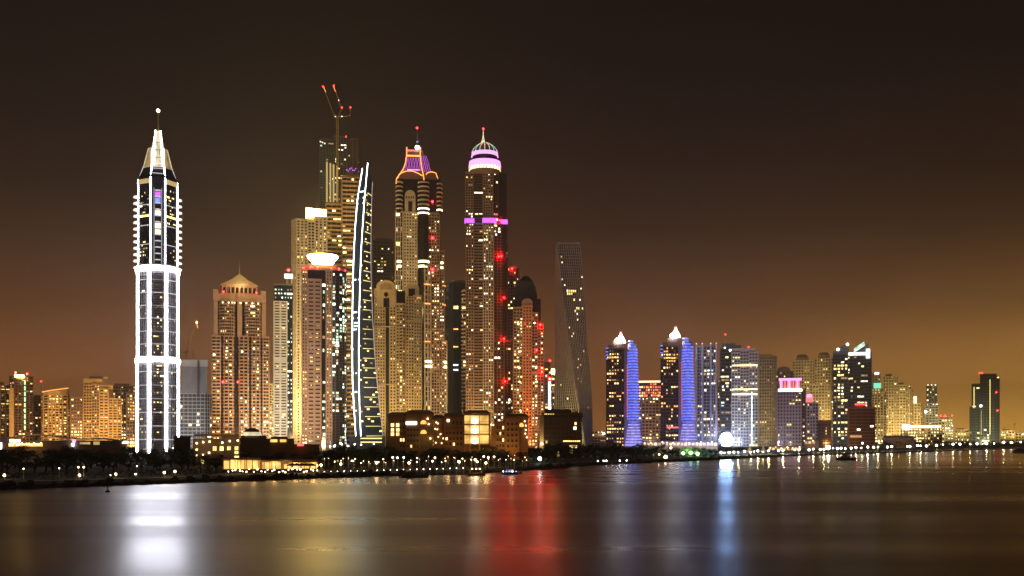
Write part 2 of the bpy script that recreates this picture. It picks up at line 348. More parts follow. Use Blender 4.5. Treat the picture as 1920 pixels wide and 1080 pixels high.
t.flood(OR, 900, -20, 130); t.flood(OR, 300, 30, 90)
t = T('apartment_tower', 'brown tower behind the golden one, just left of the white-outlined skyscraper', 'tower', 234, 2050)
block(t, skew(212, 246, 257, 8, 8), 724, frame='brown', body='glass_brown', fh=6, bw=5, lit=.20, pal='warm'); t.bx('roof_block', 214, 243, 6, 12, 719, 723, 'brown')
t.flood(OR, 210, 10, 150)
t = T('apartment_tower', 'low golden block hugging the left foot of the white-outlined skyscraper', 'building', 247, 1500)
block(t, rect(238, 258, -6, 6), 740, frame='sand', body='glass_brown', fh=6, bw=5, lit=.3, pal='orange'); t.flood(OR, 330, 0, 130)
# ---- white-outlined octagonal skyscraper
t = T('skyscraper', 'octagonal skyscraper outlined in white light with a pointed gold-lit crown', 'skyscraper', 296, 770)
s = t.s
def oct_(a, b): return [(296 - b, -a), (296 + b, -a), (296 + a, -b), (296 + a, b), (296 + b, a), (296 - b, a), (296 - a, b), (296 - a, -b)]
for (yt, yb, a) in ((674, None, 38.5), (506, 672, 37.5)):
    P = t.P(oct_(a, 15.5)); z1 = t.z(yt); z0 = 0 if yb is None else t.z(yb)
    t.part('glazed_shaft', MB().prism(P, z0, z1), 'glass_strip_glow')
    li, fine = MB(), MB()
    for i in (6, 7, 0, 1, 2):
        p, q = P[i], P[(i + 1) % 8]; L = math.hypot(q[0] - p[0], q[1] - p[1]); main = i == 0
        if main:
            for k in range(int((z1 - z0) / (4.3 * s))): fine.ebox(p, q, L * .12, L * .88, 0, .35, z0 + k * 4.3 * s, z0 + (k * 4.3 + .9) * s)
            for u in (.14, .24, .76, .86): fine.ebox(p, q, L * u - .2, L * u + .2, 0, .5, z0, z1)
        else:
            for u in (.2, .35, .5, .65, .8): fine.ebox(p, q, L * u - .15, L * u + .15, 0, .35, z0, z1)
            for k in range(int((z1 - z0) / (8.3 * s))): fine.ebox(p, q, .8, L - .8, 0, .25, z0 + k * 8.3 * s, z0 + (k * 8.3 + .8) * s)
        nrow = round((z1 - z0) / (25 * s))
        for k in range(1, nrow):
            zc = z0 + (z1 - z0) * k / nrow
            m = MB().ebox(p, q, .6, L - .6, 0, .55 if not main else .3, zc - .28, zc + .28); t.part('transom', m, 'neon_soft')
        facade(t, MB(), li, p, q, z0 + 2, z1 - 5, 6 * s, (5.5 if main else 4) * s, lit=.17 if main else .06, pal='yellow', slabs=False, piers=False)
    t.part('mullions', fine, 'grey_panel', 'stuff'); t.part('lit_windows', li, LITN, 'stuff')
    for i in (7, 0, 1, 2):
        x, y = P[i]; w = .78
        t.part('light_strip', MB().box(x - w, x + w, y - .9, y + 1.2, z0, z1 - 1.5), 'neon_white')
    for i in (6, 7, 0, 1, 2):
        p, q = P[i], P[(i + 1) % 8]; L = math.hypot(q[0] - p[0], q[1] - p[1])
        t.part('light_band', MB().ebox(p, q, -.3, L + .3, -.2, 1.5 + .02 * i, z1 - 2.6 + .01 * i, z1 - .6 + .01 * i), 'neon_white')
P = t.P(oct_(37, 15)); P1 = t.P(oct_(41, 17))
t.part('ledge', MB().loft([[(x, y, t.z(506)) for x, y in P], [(x, y, t.z(503.5)) for x, y in P1], [(x, y, t.z(501)) for x, y in P1]]), 'white_panel')
t.part('ledge', MB().loft([[(x, y, t.z(674.2)) for x, y in P], [(x, y, t.z(671.5)) for x, y in P1], [(x, y, t.z(670.2)) for x, y in P]]), 'white_panel')
P = t.P(oct_(36.5, 13.5)); z0, z1 = t.z(501), t.z(340)
t.part('glazed_shaft', MB().prism(P, z0, z1), 'glass_dark'); li = MB()
for i in (7, 0, 1):
    p, q = P[i], P[(i + 1) % 8]; L = math.hypot(q[0] - p[0], q[1] - p[1])
    if i != 0:
        facade(t, MB(), li, p, q, z0 + 3, z1 - 6, 6 * s, 4 * s, lit=.10, pal='yellow', slabs=False, piers=False)
        for yy in (465, 430, 392): t.part('transom', MB().ebox(p, q, .4, L - .4, 0, .5, t.z(yy), t.z(yy - 1)), 'neon_soft')
        li.equad(p, q, .5, L - .5, .15, t.z(414), t.z(410), 1)
        t.part('frieze_light', MB().ebox(p, q, .5, L - .5, -.2, .6, t.z(352), t.z(344)), 'gold_panel')
t.part('lit_windows', li, LITN, 'stuff')
for x, d, w in ((282.5, -36.5, .75), (309.5, -36.5, .75), (289, -38, .4), (303, -38, .4), (259.5, -13.5, .7), (332.5, -13.5, .7)):
    t.bx('light_strip', x - w * 1.1, x + w * 1.1, d - 1.6, d + 1, 344 if w > .5 else 362, 501, 'neon_white' if w > .5 else 'neon_soft')
for i in range(12):                                  # bowed balconies up the middle bay
    yy = 365 + i * 11.6
    P2 = t.P([(290.5 + 11 * k / 6, -37 - 4.5 * math.sin(math.pi * k / 6)) for k in range(7)] + [(301.5, -35), (290.5, -35)])
    lit_ = {1: 'neon_violet', 2: 'blue_glow', 4: 'ring_light', 6: 'ring_light', 7: 'neon_warm'}.get(i)
    t.part('balcony', MB().prism(P2, t.z(yy + 1.6), t.z(yy)), 'neon_soft')
    if lit_: t.part('balcony_window', MB().box(t.x(291), t.x(301), -38.6 * s, -36 * s, t.z(yy - .5), t.z(yy - 8)), 'ring_light' if lit_ == 'ring_light' else lit_)
for i in range(12):                                  # pointed fins on both flanks
    yy = 373 + i * 11.9
    for sg in (-1, 1):
        x0, x1 = 296 + sg * 36, 296 + sg * 46
        tri = [(t.x(x0), -9 * s), (t.x(x1), 0), (t.x(x0), 9 * s)]; tri = tri if sg > 0 else tri[::-1]
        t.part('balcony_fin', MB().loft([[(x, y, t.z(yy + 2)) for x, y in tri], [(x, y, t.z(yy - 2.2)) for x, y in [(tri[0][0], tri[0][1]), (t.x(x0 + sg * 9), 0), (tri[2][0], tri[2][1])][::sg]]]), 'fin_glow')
    t.bx('fin_light', 258.4, 260.8, -9, -6, yy - 1, yy + 1, 'neon_white')
Pa, Pb = t.P(oct_(36.5, 13.5)), t.P(oct_(27, 11))
t.part('crown_collar', MB().loft([[(x, y, t.z(340)) for x, y in Pa], [(x, y, t.z(320)) for x, y in Pb]]), 'glass_dark')
gold = (em('crown_gold_glow', (1, .68, .24), .34, True, .6), em('crown_white_glow', (1, .86, .52), .95, True, .5))  # crown faces glow of themselves, standing in for light cast on them
for sg in (-1, 1):                                   # lower side petals of the crown
    a = [(296 + sg * 27, -8), (296 + sg * 13, -26), (296 + sg * 11, -18), (296 + sg * 17, -4)]; a = a if sg < 0 else a[::-1]
    top = [(296 + sg * 18, -5), (296 + sg * 13, -14), (296 + sg * 12, -12), (296 + sg * 14, -4)]; top = top if sg < 0 else top[::-1]
    t.neon('petal_rib', [(296 + sg * 22, 318, -17), (296 + sg * 15.5, 284, -9.8)], .35, 'umber'); t.neon('petal_rim', [(296 + sg * 27, 318, -8.5), (296 + sg * 18, 281, -5.2)], .35, 'fin_glow')
    t.part('crown_petal', MB().loft([[(x, y, t.z(319.5)) for x, y in t.P(a)], [(x, y, t.z(281)) for x, y in t.P(top)]]), 'crown_gold_glow')
t.part('crown_core', MB().loft([[(x, y, t.z(319.8)) for x, y in t.P(oct_(22, 9))], [(x, y, t.z(249)) for x, y in t.P(oct_(5, 2.5))]]), 'crown_gold_glow')
for x0, x1 in ((294, 295), (300, 298)): t.neon('prow_rib', [(x0, 312, -24.3), (x1, 250, -7.3)], .4, 'umber')
for yy in (300, 285, 270): t.bx('prow_rung', 290 + (313 - yy) * .03, 304 - (313 - yy) * .05, -24.6 + (313 - yy) * .262, -23.8 + (313 - yy) * .262, yy, yy + 1, 'umber')
t.part('crown_prow', MB().loft([[(x, y, t.z(313)) for x, y in t.P([(289, -24), (305, -24), (304, -15), (290, -15)])], [(x, y, t.z(248)) for x, y in t.P([(292.5, -7), (300.5, -7), (300, -3), (293, -3)])]]), 'crown_white_glow')
for x0, x1 in ((282.5, 291.5), (309.5, 301)): t.neon('crown_edge_light', [(x0, 344, -37), (x0 + (x1 - x0) * .25, 318, -27), (x1, 247, -7)], .75, 'neon_white')
for x0, x1 in ((259.5, 269.5), (332.5, 322.5)): t.neon('crown_edge_light', [(x0, 344, -14), (x1, 317, -12)], .6, 'neon_soft')
for yy in (323, 333): t.bx('crown_rail', 286, 306, -32 - (yy - 323) * .4, -30 - (yy - 323) * .4, yy, yy + 1, 'neon_soft')
spire(t, 296.5, 207, 250, 1.7, 'yellow_steel'); t.dot('spire_light', 296.5, 207.5, 0, 3.0, 'ball_light')
# ---- unfinished building with cranes
t = T('unfinished_building', 'unfinished concrete block with open lit floors and a pale upper storey', 'building', 368, 1100)
block(t, skew(337, 384, 398, 10, 16), 738, frame='white_panel', body='dark_panel', fh=7, bw=8, lit=.05, pal='white', st=.22, pw=.1, so=.8, po=.5)
block(t, rect(341, 388, -2, 22), 688, 737.6, frame='grey_panel', body='grey_panel', fh=25, bw=12, lit=0, st=.05, pw=.05, so=.2, po=.15)
t.bx('cornice', 339.5, 389.5, -4, 23, 675, 687.5, 'white_panel'); t.bx('core_shaft', 370, 374, -4.5, -2.4, 676, 740, 'umber')
for x_ in (350, 358, 364): t.bx('scaffold_post', x_, x_ + 1, -1, 0, 730, 737.5, 'white_panel')
t.flood((.92, .93, 1), 130, -30, 70, .5, 80); t.flood((.9, .92, 1), 110, 0, 120, .8, 90)
def crane(px, Y, ybase, ytop, jib, cj, label, base_z=None, col='yellow_steel', red=True, light=None, lean=(0, 0), cab=True):
    z0 = wz(ybase, Y); c = T('tower_crane', label, 'crane', px, Y, None, z0); w = .9
    mast = MB(); zt = c.z(ytop)
    for dx in (-w, w):
        for dy in (-w, w): mast.tube([(dx, dy, 0), (dx, dy, zt)], .22, 0, 4)
    k = 0
    while k * 2.2 < zt - 2.2:
        mast.tube([(-w, -w, k * 2.2), (w, -w, k * 2.2 + 2.2)], .14, 0, 4); mast.tube([(w, w, k * 2.2), (-w, w, k * 2.2 + 2.2)], .14, 0, 4); k += 1
    c.part('mast', mast, col)
    def boom(nm, pts, ww):
        m = MB(); A = Vector((0, 0, zt)); B = Vector((c.x(pts[0]), 0, c.z(pts[1]))); nn = max(4, int((B - A).length / 4))
        up = (B - A).normalized().cross(Vector((0, 1, 0))) * ww
        for o in (up, -up): m.tube([tuple(A + o), tuple(B + o * .4)], .25, 0, 4)
        for i in range(nn):
            a, b = i / nn, (i + 1) / nn; m.tube([tuple(A.lerp(B, a) + up * (1 - .6 * a)), tuple(A.lerp(B, b) - up * (1 - .6 * b))], .14, 0, 4)
        c.part(nm, m, col)
        if red: c.dot('beacon', pts[0], pts[1], 0, 1.1 if light is None else light, 'beacon_red')
    boom('jib', jib, .9)
    if cj: boom('counter_jib', cj, .7)
    if cab: c.part('cab', MB().box(.9, 3, -1.2, 1.2, zt - 2.4, zt), 'white_panel')
    return c
crane(340, 1110, 676, 662, (337, 648), (352, 661), 'small crane with a short jib at the left roof edge of the unfinished building', red=False)
c = crane(349, 1112, 676, 657, (369, 598), (343, 662), 'luffing crane with a lit jib tip above the unfinished building', red=False)
c.dot('jib_lamp', 369, 604, 0, 1.5, 'lamp_warm'); c.neon('lit_jib_tip', [(368, 602, 0), (371, 614, 0)], .6, 'neon_orange')
c = crane(364, 1106, 676, 670, (360, 657), None, 'stubby crane boom on the roof of the unfinished building', red=False, cab=False)
wall('d_brown', (.36, .225, .14))
# ---- brown tower with pyramid roof
t = T('apartment_tower', 'brown tower with a pyramid roof, corner turrets and a thin mast', 'tower', 450, 1000)
cols = [(398, 413, -4, 0), (418, 439, -9, 0), (447, 467, -12, 0), (471, 489, -9, 0), (494, 504, -4, 0)]
t.part('core', MB().prism(t.P(rect(402, 500, -1.5, 34)), 0, t.z(632)), 'glass_brown'); t.part('core', MB().prism(t.P(rect(405, 495, 0, 32)), t.z(632.2), t.z(552)), 'glass_brown')
for x0, x1, f, b in cols:
    block(t, arc(x0, x1, f, 4, 4) if 410 < x0 < 480 else rect(x0, x1, f, 30), 632, None, 'glass_brown', 'd_brown', 6.2, 6, st=.42, so=1.0, pw=.16, po=.6, lit=.17, pal='warm', parapet=1)
for x0, x1 in ((411, 440), (459, 489)):
    block(t, arc(x0, x1, -9, 2, 5), 566, 631.6, 'glass_dark', 'd_brown', 6.2, 5, st=.42, so=1.1, pw=.06, lit=.09, pal='warm', parapet=1)
for x0, x1 in ((401, 409), (445, 454), (491, 499)): t.bx('pier', x0, x1, -10 if x0 == 445 else -3, 6, 552, 631.8, 'd_brown')
t.bx('attic_band', 404, 496, -6, 33, 552.5, 566, 'd_brown')
for x0 in (400, 489.5): t.bx('turret', x0, x0 + 9.5, -7, 2, 547, 566.2, 'd_brown'); t.bx('turret_cap', x0 - .8, x0 + 10.3, -8, 3, 545.4, 547, 'd_brown')
for i in range(7): t.dot('attic_lamp', 418 + i * 11, 569.5, -11, 1.1, 'lamp_warm')
block(t, rect(417, 481, 0, 26), 537, 552, 'glass_brown', 'd_brown', 15, 8, lit=.1, pal='warm', st=.3, pw=.35, parapet=0)
t.bx('eaves', 413.5, 484.5, -3.5, 29.5, 534, 537, 'd_brown')
e0 = t.P(rect(415, 483, -2, 28)); e1 = t.P(rect(448, 450, 12, 14)); em_ = t.P(rect(433, 465, 6, 20))
t.part('pyramid_roof', MB().loft([[(x, y, t.z(534)) for x, y in e0], [(x, y, t.z(524)) for x, y in em_], [(x, y, t.z(512)) for x, y in e1]]), 'cream'); l = bpy.data.lights.new('added_roof_light', 'POINT'); l.energy = 9000; l.color = AM; l.shadow_soft_size = 1; link('added_roof_light', l, t.o, (0, -16 * t.s, t.z(536)))  # unseen point light added to brighten the pyramid roof
spire(t, 449, 489, 514, .9, 'metal', 'mast')
for x_, y_, d_ in ((419, 549, -7), (481, 549, -7), (418, 717, -10), (446, 717, -13)): t.dot('beacon', x_, y_, d_, 1.5, 'beacon_red')
t.flood(AM, 150, 0, 140, .5); t.flood(OR, 100, -20, 60, .5, 60)
t = T('apartment_tower', 'slim golden building squeezed right of the pyramid-roofed brown tower', 'building', 508, 1300)
block(t, rect(497, 518, -5, 8), 722, frame='sand', body='glass_brown', fh=5, bw=4, lit=.35, pal='yellow', st=.3); t.flood(YE, 480, 0, 100)
# ---- white slit-window slab
t = T('apartment_tower', 'tower with a white slit-window wall, dark glass top and lit roof sign', 'tower', 531, 1050)
t.part('tower_body', MB().prism(t.P(rect(514, 549, 0, 30)), 0, t.z(535)), 'glass_blue')
for y0, y1 in ((566, 671), (680, None)):
    block(t, rect(513.5, 538, -3, 12), y0, y1, 'glass_dark', 'white_panel', 5.2, 12, st=.55, so=.6, pw=.28, po=.62, lit=.07, pal='warm', parapet=.5, name='wall_core')
t.bx('refuge_floor', 513, 538.5, -4, 12, 671, 680, 'white_panel'); li = MB(); P = t.P([(538, 0), (549, 0)])
facade(t, MB(), li, P[0], P[1], 0, t.z(566), 8 * t.s, 5 * t.s, lit=.35, pal='cool', slabs=False, piers=False); P = t.P([(514, 0), (549, 0)])
facade(t, MB(), li, P[0], P[1], t.z(562), t.z(540), 8 * t.s, 6 * t.s, lit=.3, pal='cool', slabs=False, piers=False); t.part('lit_windows', li, LITN, 'stuff')
t.bx('parapet', 512.5, 549.5, -1, 30.5, 532, 535, 'slate'); t.bx('roof_sign', 533.5, 549, 2, 5, 513, 521, 'sign_white'); t.bx('sign_post', 537, 539, 3, 4, 521, 532, 'metal'); t.bx('sign_post', 545, 547, 3, 4, 521, 532, 'metal')
t.bx('beacon_mast', 540.6, 541.4, 5.5, 6.5, 508, 532, 'metal'); t.dot('beacon', 541, 505, 6, 2.4, 'beacon_red'); t.flood((1, .85, .58), 560, -15, 110, .5)
# ---- tall cream tower with bright rooftop box
t = T('apartment_tower', 'tall cream tower with tiered piers and a glowing box on its roof', 'tower', 580, 1200)
block(t, skew(547, 556, 577, 16, 3), 413, frame='cream', body='glass_brown', fh=5.6, bw=6.5, st=.45, pw=.5, lit=.14, pal='warm')
block(t, rect(577.3, 590, 2, 26), 416, frame='cream', body='glass_brown', fh=5.6, bw=6, st=.35, pw=.35, lit=.10, pal='warm', so=.9)
block(t, rect(590.3, 613, -1, 30), 407, frame='cream', body='glass_brown', fh=5.6, bw=7.5, st=.4, pw=.55, lit=.14, pal='warm')
P = t.P(rect(574, 612, 4, 22)); t.part('rooftop_light_box', MB().loft([[(x, y, t.z(405)) for x, y in P], [(x, y, t.z(389 + 2.5 * (x / t.s + 6) / 38)) for x, y in P]]), 'crown_light')
t.bx('box_plinth', 576, 610, 6, 20, 404.8, 417, 'cream'); spire(t, 594, 376, 390, .6, 'metal', 'antenna'); t.flood(YE, 1500, -20, 120, .6, 250); t.flood(YE, 260, -60, 60, .5, 80)
# ---- round-cornered tower with bright ring crown
t = T('skyscraper', 'round-cornered tower with a glowing bowl crown over a red ring', 'skyscraper', 609, 950)
rim = [(568, 12), (570, 0), (622, -4)] + [(622 + 28 * math.sin(math.pi / 2 * k / 6), -4 + 28 * (1 - math.cos(math.pi / 2 * k / 6))) for k in range(1, 7)] + [(650, 40), (568, 40)]
t.part('tower_body', MB().prism(t.P(rim), 0, t.z(507)), 'glass_dark')
fr, li, fb = MB(), MB(), MB(); Pr = t.P(rim)
for i in range(2, 8): facade(t, fr, li, Pr[i], Pr[i + 1], 0, t.z(512), 5.6 * t.s, 7.5 * t.s, st=.12, so=.25, pw=.06, po=.2, lit=.2, pal='cool', k=i)
t.part('facade_frame', fr, 'slate', 'stuff'); t.part('lit_windows', li, LITN, 'stuff')
block(t, rect(577, 602, -6, 2), 527, None, 'glass_dark', 'rose_panel', 7.4, 12, st=.62, so=.5, pw=.30, po=.52, lit=.14, pal='warm', name='bay_core')
block(t, rect(612, 622, -8, 4), 509, None, 'glass_brown', 'rose_panel', 6.2, 5, st=.5, pw=.55, lit=.35, pal='yellow', name='bay_core')
block(t, rect(567, 576, -1, 14), 509, None, 'glass_brown', 'rose_panel', 6.2, 5, st=.5, pw=.5, lit=.2, pal='yellow', name='bay_core')
li = MB(); P = t.P([(602, -3), (612, -3)]); facade(t, MB(), li, P[0], P[1], 0, t.z(530), 12 * t.s, 10 * t.s, lit=.45, pal='cool', slabs=False, piers=False); t.part('lit_windows', li, LITN, 'stuff')
rg = t.P([(567, 14), (568.5, -1), (590, -7), (623, -6)] + [(623 + 28 * math.sin(math.pi / 2 * k / 6), -6 + 30 * (1 - math.cos(math.pi / 2 * k / 6))) for k in range(1, 7)] + [(651, 41), (567, 41)])
t.part('roof_ring', MB().loft([[(x, y, t.z(507)) for x, y in rg], [(x, y, t.z(503)) for x, y in rg], [(x * .93 + .3, y * .95 + .6, t.z(497)) for x, y in rg]]), 'rose_panel')
for x_, d_ in ((569, -4), (582, -9), (596, -10), (622, -9), (636, -3), (647, 10)): t.dot('ring_lamp', x_, 504, d_, 1.6, 'beacon_red')
t.part('crown_bowl', MB().lathe([(17 * t.s, t.z(497)), (20 * t.s, t.z(490)), (28 * t.s, t.z(481)), (28.5 * t.s, t.z(477.5))], 28, t.x(605), 16 * t.s), 'crown_light')
t.flood((1, .66, .30), 560, -20, 110, .5); t.flood(YE, 150, 30, 60, .6, 60)
# ---- unfinished supertall behind, with roof crane
t = T('skyscraper', 'unfinished dark green-glass supertall behind the others, purple light near its top', 'skyscraper', 640, 1450)
block(t, rect(600, 626, 0, 34), 264, frame='slate', body='glass_green', fh=4.4, bw=5.5, st=.3, pw=.2, lit=.05, pal='cool')
block(t, rect(626.3, 650, -3, 34), 258, frame='slate', body='glass_green', fh=4.4, bw=5.5, st=.3, pw=.25, lit=.10, pal='white')
block(t, arc(650.3, 681, -8, 30, 5), 262, frame='umber', body='glass_violet', fh=4.4, bw=8, st=.3, pw=.35, lit=.02, pal='white')
for i, x_ in enumerate((611.5, 618, 624, 630)): t.bx('lit_pier', x_, x_ + 3, -4.5 if x_ > 622 else -2.5, -1, 305 + i * 2.5, 380, 'gold_panel')
for i in range(9): t.dot('purple_lamp', 650.5 + i * 2.7, 319 + 2.5 * math.sin(i * 1.7), -4 - 5 * math.sin(math.pi * i / 8), 1.1, 'neon_violet')
for x_ in (601, 605, 609): t.dot('roof_lamp', x_, 268 + (x_ - 601) * .4, -2, 1.1, 'lit_white')
t.dot('beacon', 649, 257, -4, 1.0, 'beacon_red'); t.flood((.75, 1, .66), 1500, -25, 70, 1.0, 420, 60)  # extra spot added to bring out the green glass, no lamp seen there
c = T('tower_crane', 'tall yellow-lit crane climbing the unfinished green-glass supertall', 'crane', 632.5, 1430, None, GZ)
m = MB(); zt = c.z(222); zb = c.z(395)
for dx in (-1.6, 1.6):
    for dy in (-1.6, 1.6): m.tube([(dx, dy - 8, zb), (dx, dy - 8, zt)], .35, 0, 4)
k = zb
while k < zt - 4: m.tube([(-1.6, -9.6, k), (1.6, -9.6, k + 4)], .28, 0, 4); m.tube([(1.6, -9.6, k), (-1.6, -9.6, k + 4)], .28, 0, 4); k += 4
c.part('mast', m, 'yellow_steel')
for nm, a, b in (('jib', (628, 222), (606, 166)), ('stay', (640, 205), (626, 163)), ('counter_jib', (633, 222), (657, 217)), ('strut', (634, 222), (641, 204)), ('cross_beam', (625, 221), (650, 219))):
    c.neon(nm, [(a[0], a[1], -6), (b[0], b[1], -6)], .55, 'yellow_steel')
c.neon('back_mast', [(656, 219, -6), (657, 203, -6)], .5, 'yellow_steel')
for x_, y_ in ((606, 166), (626, 163), (641, 203), (657, 202)): c.dot('beacon', x_, y_, -6, 1.15, 'beacon_red')
for x_, y_ in ((609, 172), (627, 170)): c.neon('boom_light', [(x_ - 2, y_ - 5, -6.5), (x_ + 2, y_ + 4, -6.5)], .5, 'neon_orange')
for x_, y_ in ((635, 190), (629, 221), (641, 220)): c.dot('work_lamp', x_, y_, -7, .9, 'lit_white')
l = bpy.data.lights.new('work_light', 'SPOT'); l.energy = 120000; l.color = (1, .8, .35); l.spot_size = R(40); l.spot_blend = .5
o = link('work_light', l, c.o, (0, -55, zb - 40)); o.rotation_euler = Vector((0, 45, 150)).to_track_quat('-Z', 'Y').to_euler()
# ---- brown banded tower behind the curved blade
t = T('skyscraper', 'brown tower of stacked horizontal bands behind the curved neon blade', 'skyscraper', 655, 1280)
block(t, rect(612, 642, -2, 30), 385, frame='brown', body='glass_brown', fh=8, bw=9, st=.42, so=1.6, pw=.05, po=.3, lit=.16, pal='yellow')
block(t, rect(642.3, 694, -6, 30), 334, frame='brown', body='glass_brown', fh=8, bw=7, st=.42, so=1.6, pw=.05, po=.3, lit=.14, pal='yellow', run=.07)
t.bx('roof_block', 648, 672, 2, 20, 326, 332, 'brown'); t.flood(AM, 1300, -60, 170, .7, 260)
# ---- curved blade with neon edges
t = T('skyscraper', 'curved dark glass blade edged with white neon lines and yellow lit floors', 'skyscraper', 685, 900)
L1 = [(315, 679.5), (374, 670), (425, 666), (472, 663.5), (530, 661.5), (594, 660.6), (655, 660.3), (717, 661), (770, 664), (848, 669)]
L2 = [(307, 689.5), (374, 683.5), (425, 680), (472, 677), (530, 675), (594, 673.5), (655, 672.7), (717, 673), (770, 674.5), (848, 678)]
L3 = [(340, 698.5), (374, 697), (425, 695.8), (472, 695.4), (530, 696), (594, 698.6), (655, 702), (717, 707), (770, 712.5), (848, 722)]
def sec(i):
    y1, y2, y3 = L1[i][0], L2[i][0], L3[i][0]
    return [(t.x(L1[i][1]), 4 * t.s, t.z(y1)), (t.x(L2[i][1]), -6 * t.s, t.z(y2)), (t.x(L3[i][1]), 2 * t.s, t.z(y3)), (t.x(L3[i][1]), 26 * t.s, t.z(y3)), (t.x(L1[i][1]), 26 * t.s, t.z(y1))]
glass('glass_steel', (.055, .075, .105), .3); t.part('tower_body', MB().loft([sec(i) for i in range(9, -1, -1)]), 'glass_steel'); t.flood((.7, .8, 1), 60, -25, 90, .5, 150)
for nm, LL, d, w in (('neon_edge', L1, 3.4, .52), ('neon_edge', L2, -6.8, .52), ('neon_edge', L3, 1.4, .35)):
    t.neon(nm, [(x, y, d) for y, x in LL], w, 'blade_white' if w > .4 else 'neon_soft')
def lat(LL, y):
    for (ya, xa), (yb, xb) in zip(LL, LL[1:]):
        if ya <= y <= yb: return xa + (xb - xa) * (y - ya) / (yb - ya)
    return LL[-1][1]
yy = 362; li = MB(); k = 0
while yy < 835:
    xa, xb = lat(L2, yy) + 2.6, lat(L3, yy) - .8; xs = xa + (xb - xa) * .2
    A = (t.x(xs), (-6 + 8 * .2 - .6) * t.s); B = (t.x(xb), (2 - .8) * t.s)
    if k % 1 == 0:
        t.part('floor_light', MB().loft([[(A[0], A[1] - .4, t.z(yy + 1.1)), (B[0], B[1] - .4, t.z(yy + 5.1 * max(.1, 1 - (yy - 340) / 330))), (B[0], B[1] + .6, t.z(yy + 5.1 * max(.1, 1 - (yy - 340) / 330))), (A[0], A[1] + .6, t.z(yy + 1.1))],
                                        [(A[0], A[1] - .4, t.z(yy)), (B[0], B[1] - .4, t.z(yy + 4 * max(0, 1 - (yy - 340) / 330))), (B[0], B[1] + .6, t.z(yy + 4 * max(0, 1 - (yy - 340) / 330))), (A[0], A[1] + .6, t.z(yy))]]), 'neon_yellow')
    for sub in range(1, 4):
        y3 = yy + sub * 4.6; xa3, xb3 = lat(L2, y3), lat(L3, y3); P0, P1 = (t.x(xa3), -6.1 * t.s), (t.x(xb3), 1.9 * t.s); LL_ = math.hypot(P1[0] - P0[0], P1[1] - P0[1])
        for j in range(6):
            if random.random() < .10: li.equad(P0, P1, LL_ * (j + .15) / 6, LL_ * (j + .85) / 6, .3, t.z(y3 + 1.6), t.z(y3 - 1.2), random.choice((1, 1, 0, 5)))
    yy += 18.2; k += 1
for y3, n_ in ((360, 3), (372, 2), (382, 2), (525, 3), (586, 3), (597, 2), (606, 3), (612, 3), (618, 3), (655, 1), (700, 2), (735, 2), (770, 1)):
    P0, P1 = (t.x(lat(L1, y3)), 3.9 * t.s), (t.x(lat(L2, y3)), -6.1 * t.s); LL_ = math.hypot(P1[0] - P0[0], P1[1] - P0[1])
    for j in random.sample(range(4), n_): li.equad(P0, P1, LL_ * (j + .1) / 4, LL_ * (j + .9) / 4, .3, t.z(y3 + 1.5), t.z(y3 - 1.5), 3)
t.part('lit_windows', li, LITN, 'stuff')
t.bx('podium', 655, 722, -10, 30, 818, 850, 'dark_panel')
for y3 in (821, 828): t.bx('podium_light', 676, 716, -11.5, -10.1, y3, y3 + 2, 'neon_yellow')
# ---- dim tower behind
t = T('apartment_tower', 'dim dark tower between the curved blade and the neon-crowned tower', 'tower', 722, 1750)
block(t, rect(700, 745, 0, 20), 452, frame='umber', body='glass_green', fh=6, bw=6, st=.4, pw=.3, lit=.14, pal='yellow'); t.bx('roof_block', 704, 734, 4, 14, 446, 451.5, 'umber')
# ---- cream ornate tower
t = T('apartment_tower', 'cream ornate tower with arched pavilions, in front of the neon-crowned tower', 'tower', 746, 1000)
t.part('core', MB().prism(t.P(rect(704, 788, 2, 34)), 0, t.z(545)), 'glass_brown')
block(t, rect(703, 722, -2, 16), 545, frame='sand', body='glass_brown', fh=6, bw=5, st=.5, pw=.5, lit=.07, pal='warm')
block(t, rect(731, 742, -2, 16), 545, frame='sand', body='glass_brown', fh=6, bw=5, st=.5, pw=.5, lit=.07, pal='warm')
block(t, arc(742.3, 761, -8, 6, 5), 572, frame='sand', body='glass_brown', fh=6, bw=6, st=.5, so=.9, pw=.25, lit=.14, pal='warm')
block(t, rect(761.3, 776, -1, 16), 548, frame='sand', body='glass_brown', fh=6, bw=5, st=.5, pw=.5, lit=.06, pal='warm')
block(t, rect(776.3, 790, -4, 16), 556, frame='sand', body='glass_brown', fh=6, bw=5, st=.5, pw=.5, lit=.1, pal='orange')
t.part('glass_slot', MB().box(t.x(722), t.x(731), -.5 * t.s, 3 * t.s, 0, t.z(578)), 'glass_green')
def arch(t, x0, x1, ytop, ysp, ybot, f, b, mat, nm='arched_gable'):
    n_ = 10; pts = [(x0, ybot)] + [((x0 + x1) / 2 - (x1 - x0) / 2 * math.cos(math.pi * i / n_), ysp - (ysp - ytop) * math.sin(math.pi * i / n_)) for i in range(n_ + 1)] + [(x1, ybot)]
    return t.part(nm, MB().loft([[(t.x(x), f * t.s, t.z(y)) for x, y in pts], [(t.x(x), b * t.s, t.z(y)) for x, y in pts]]), mat)
arch(t, 706, 741, 526, 538, 577, -4, 8, 'sand'); t.part('oculus', MB().loft([[(t.x(724 + 4 * math.cos(a)), d * t.s, t.z(553 + 4.4 * math.sin(a))) for a in [k * math.pi / 6 for k in range(12)]] for d in (-4.6, -3.5)]), 'glass_brown')
arch(t, 712, 735, 531, 539, 544, -4.8, -3.9, 'brown', 'arch_panel'); t.bx('arch_recess', 719, 730, -4.7, -4.05, 560, 577, 'glass_dark')
arch(t, 760, 786, 531, 541, 556, -2, 8, 'sand'); t.bx('arch_recess', 766, 778, -2.7, -2.1, 541, 555, 'glass_brown')
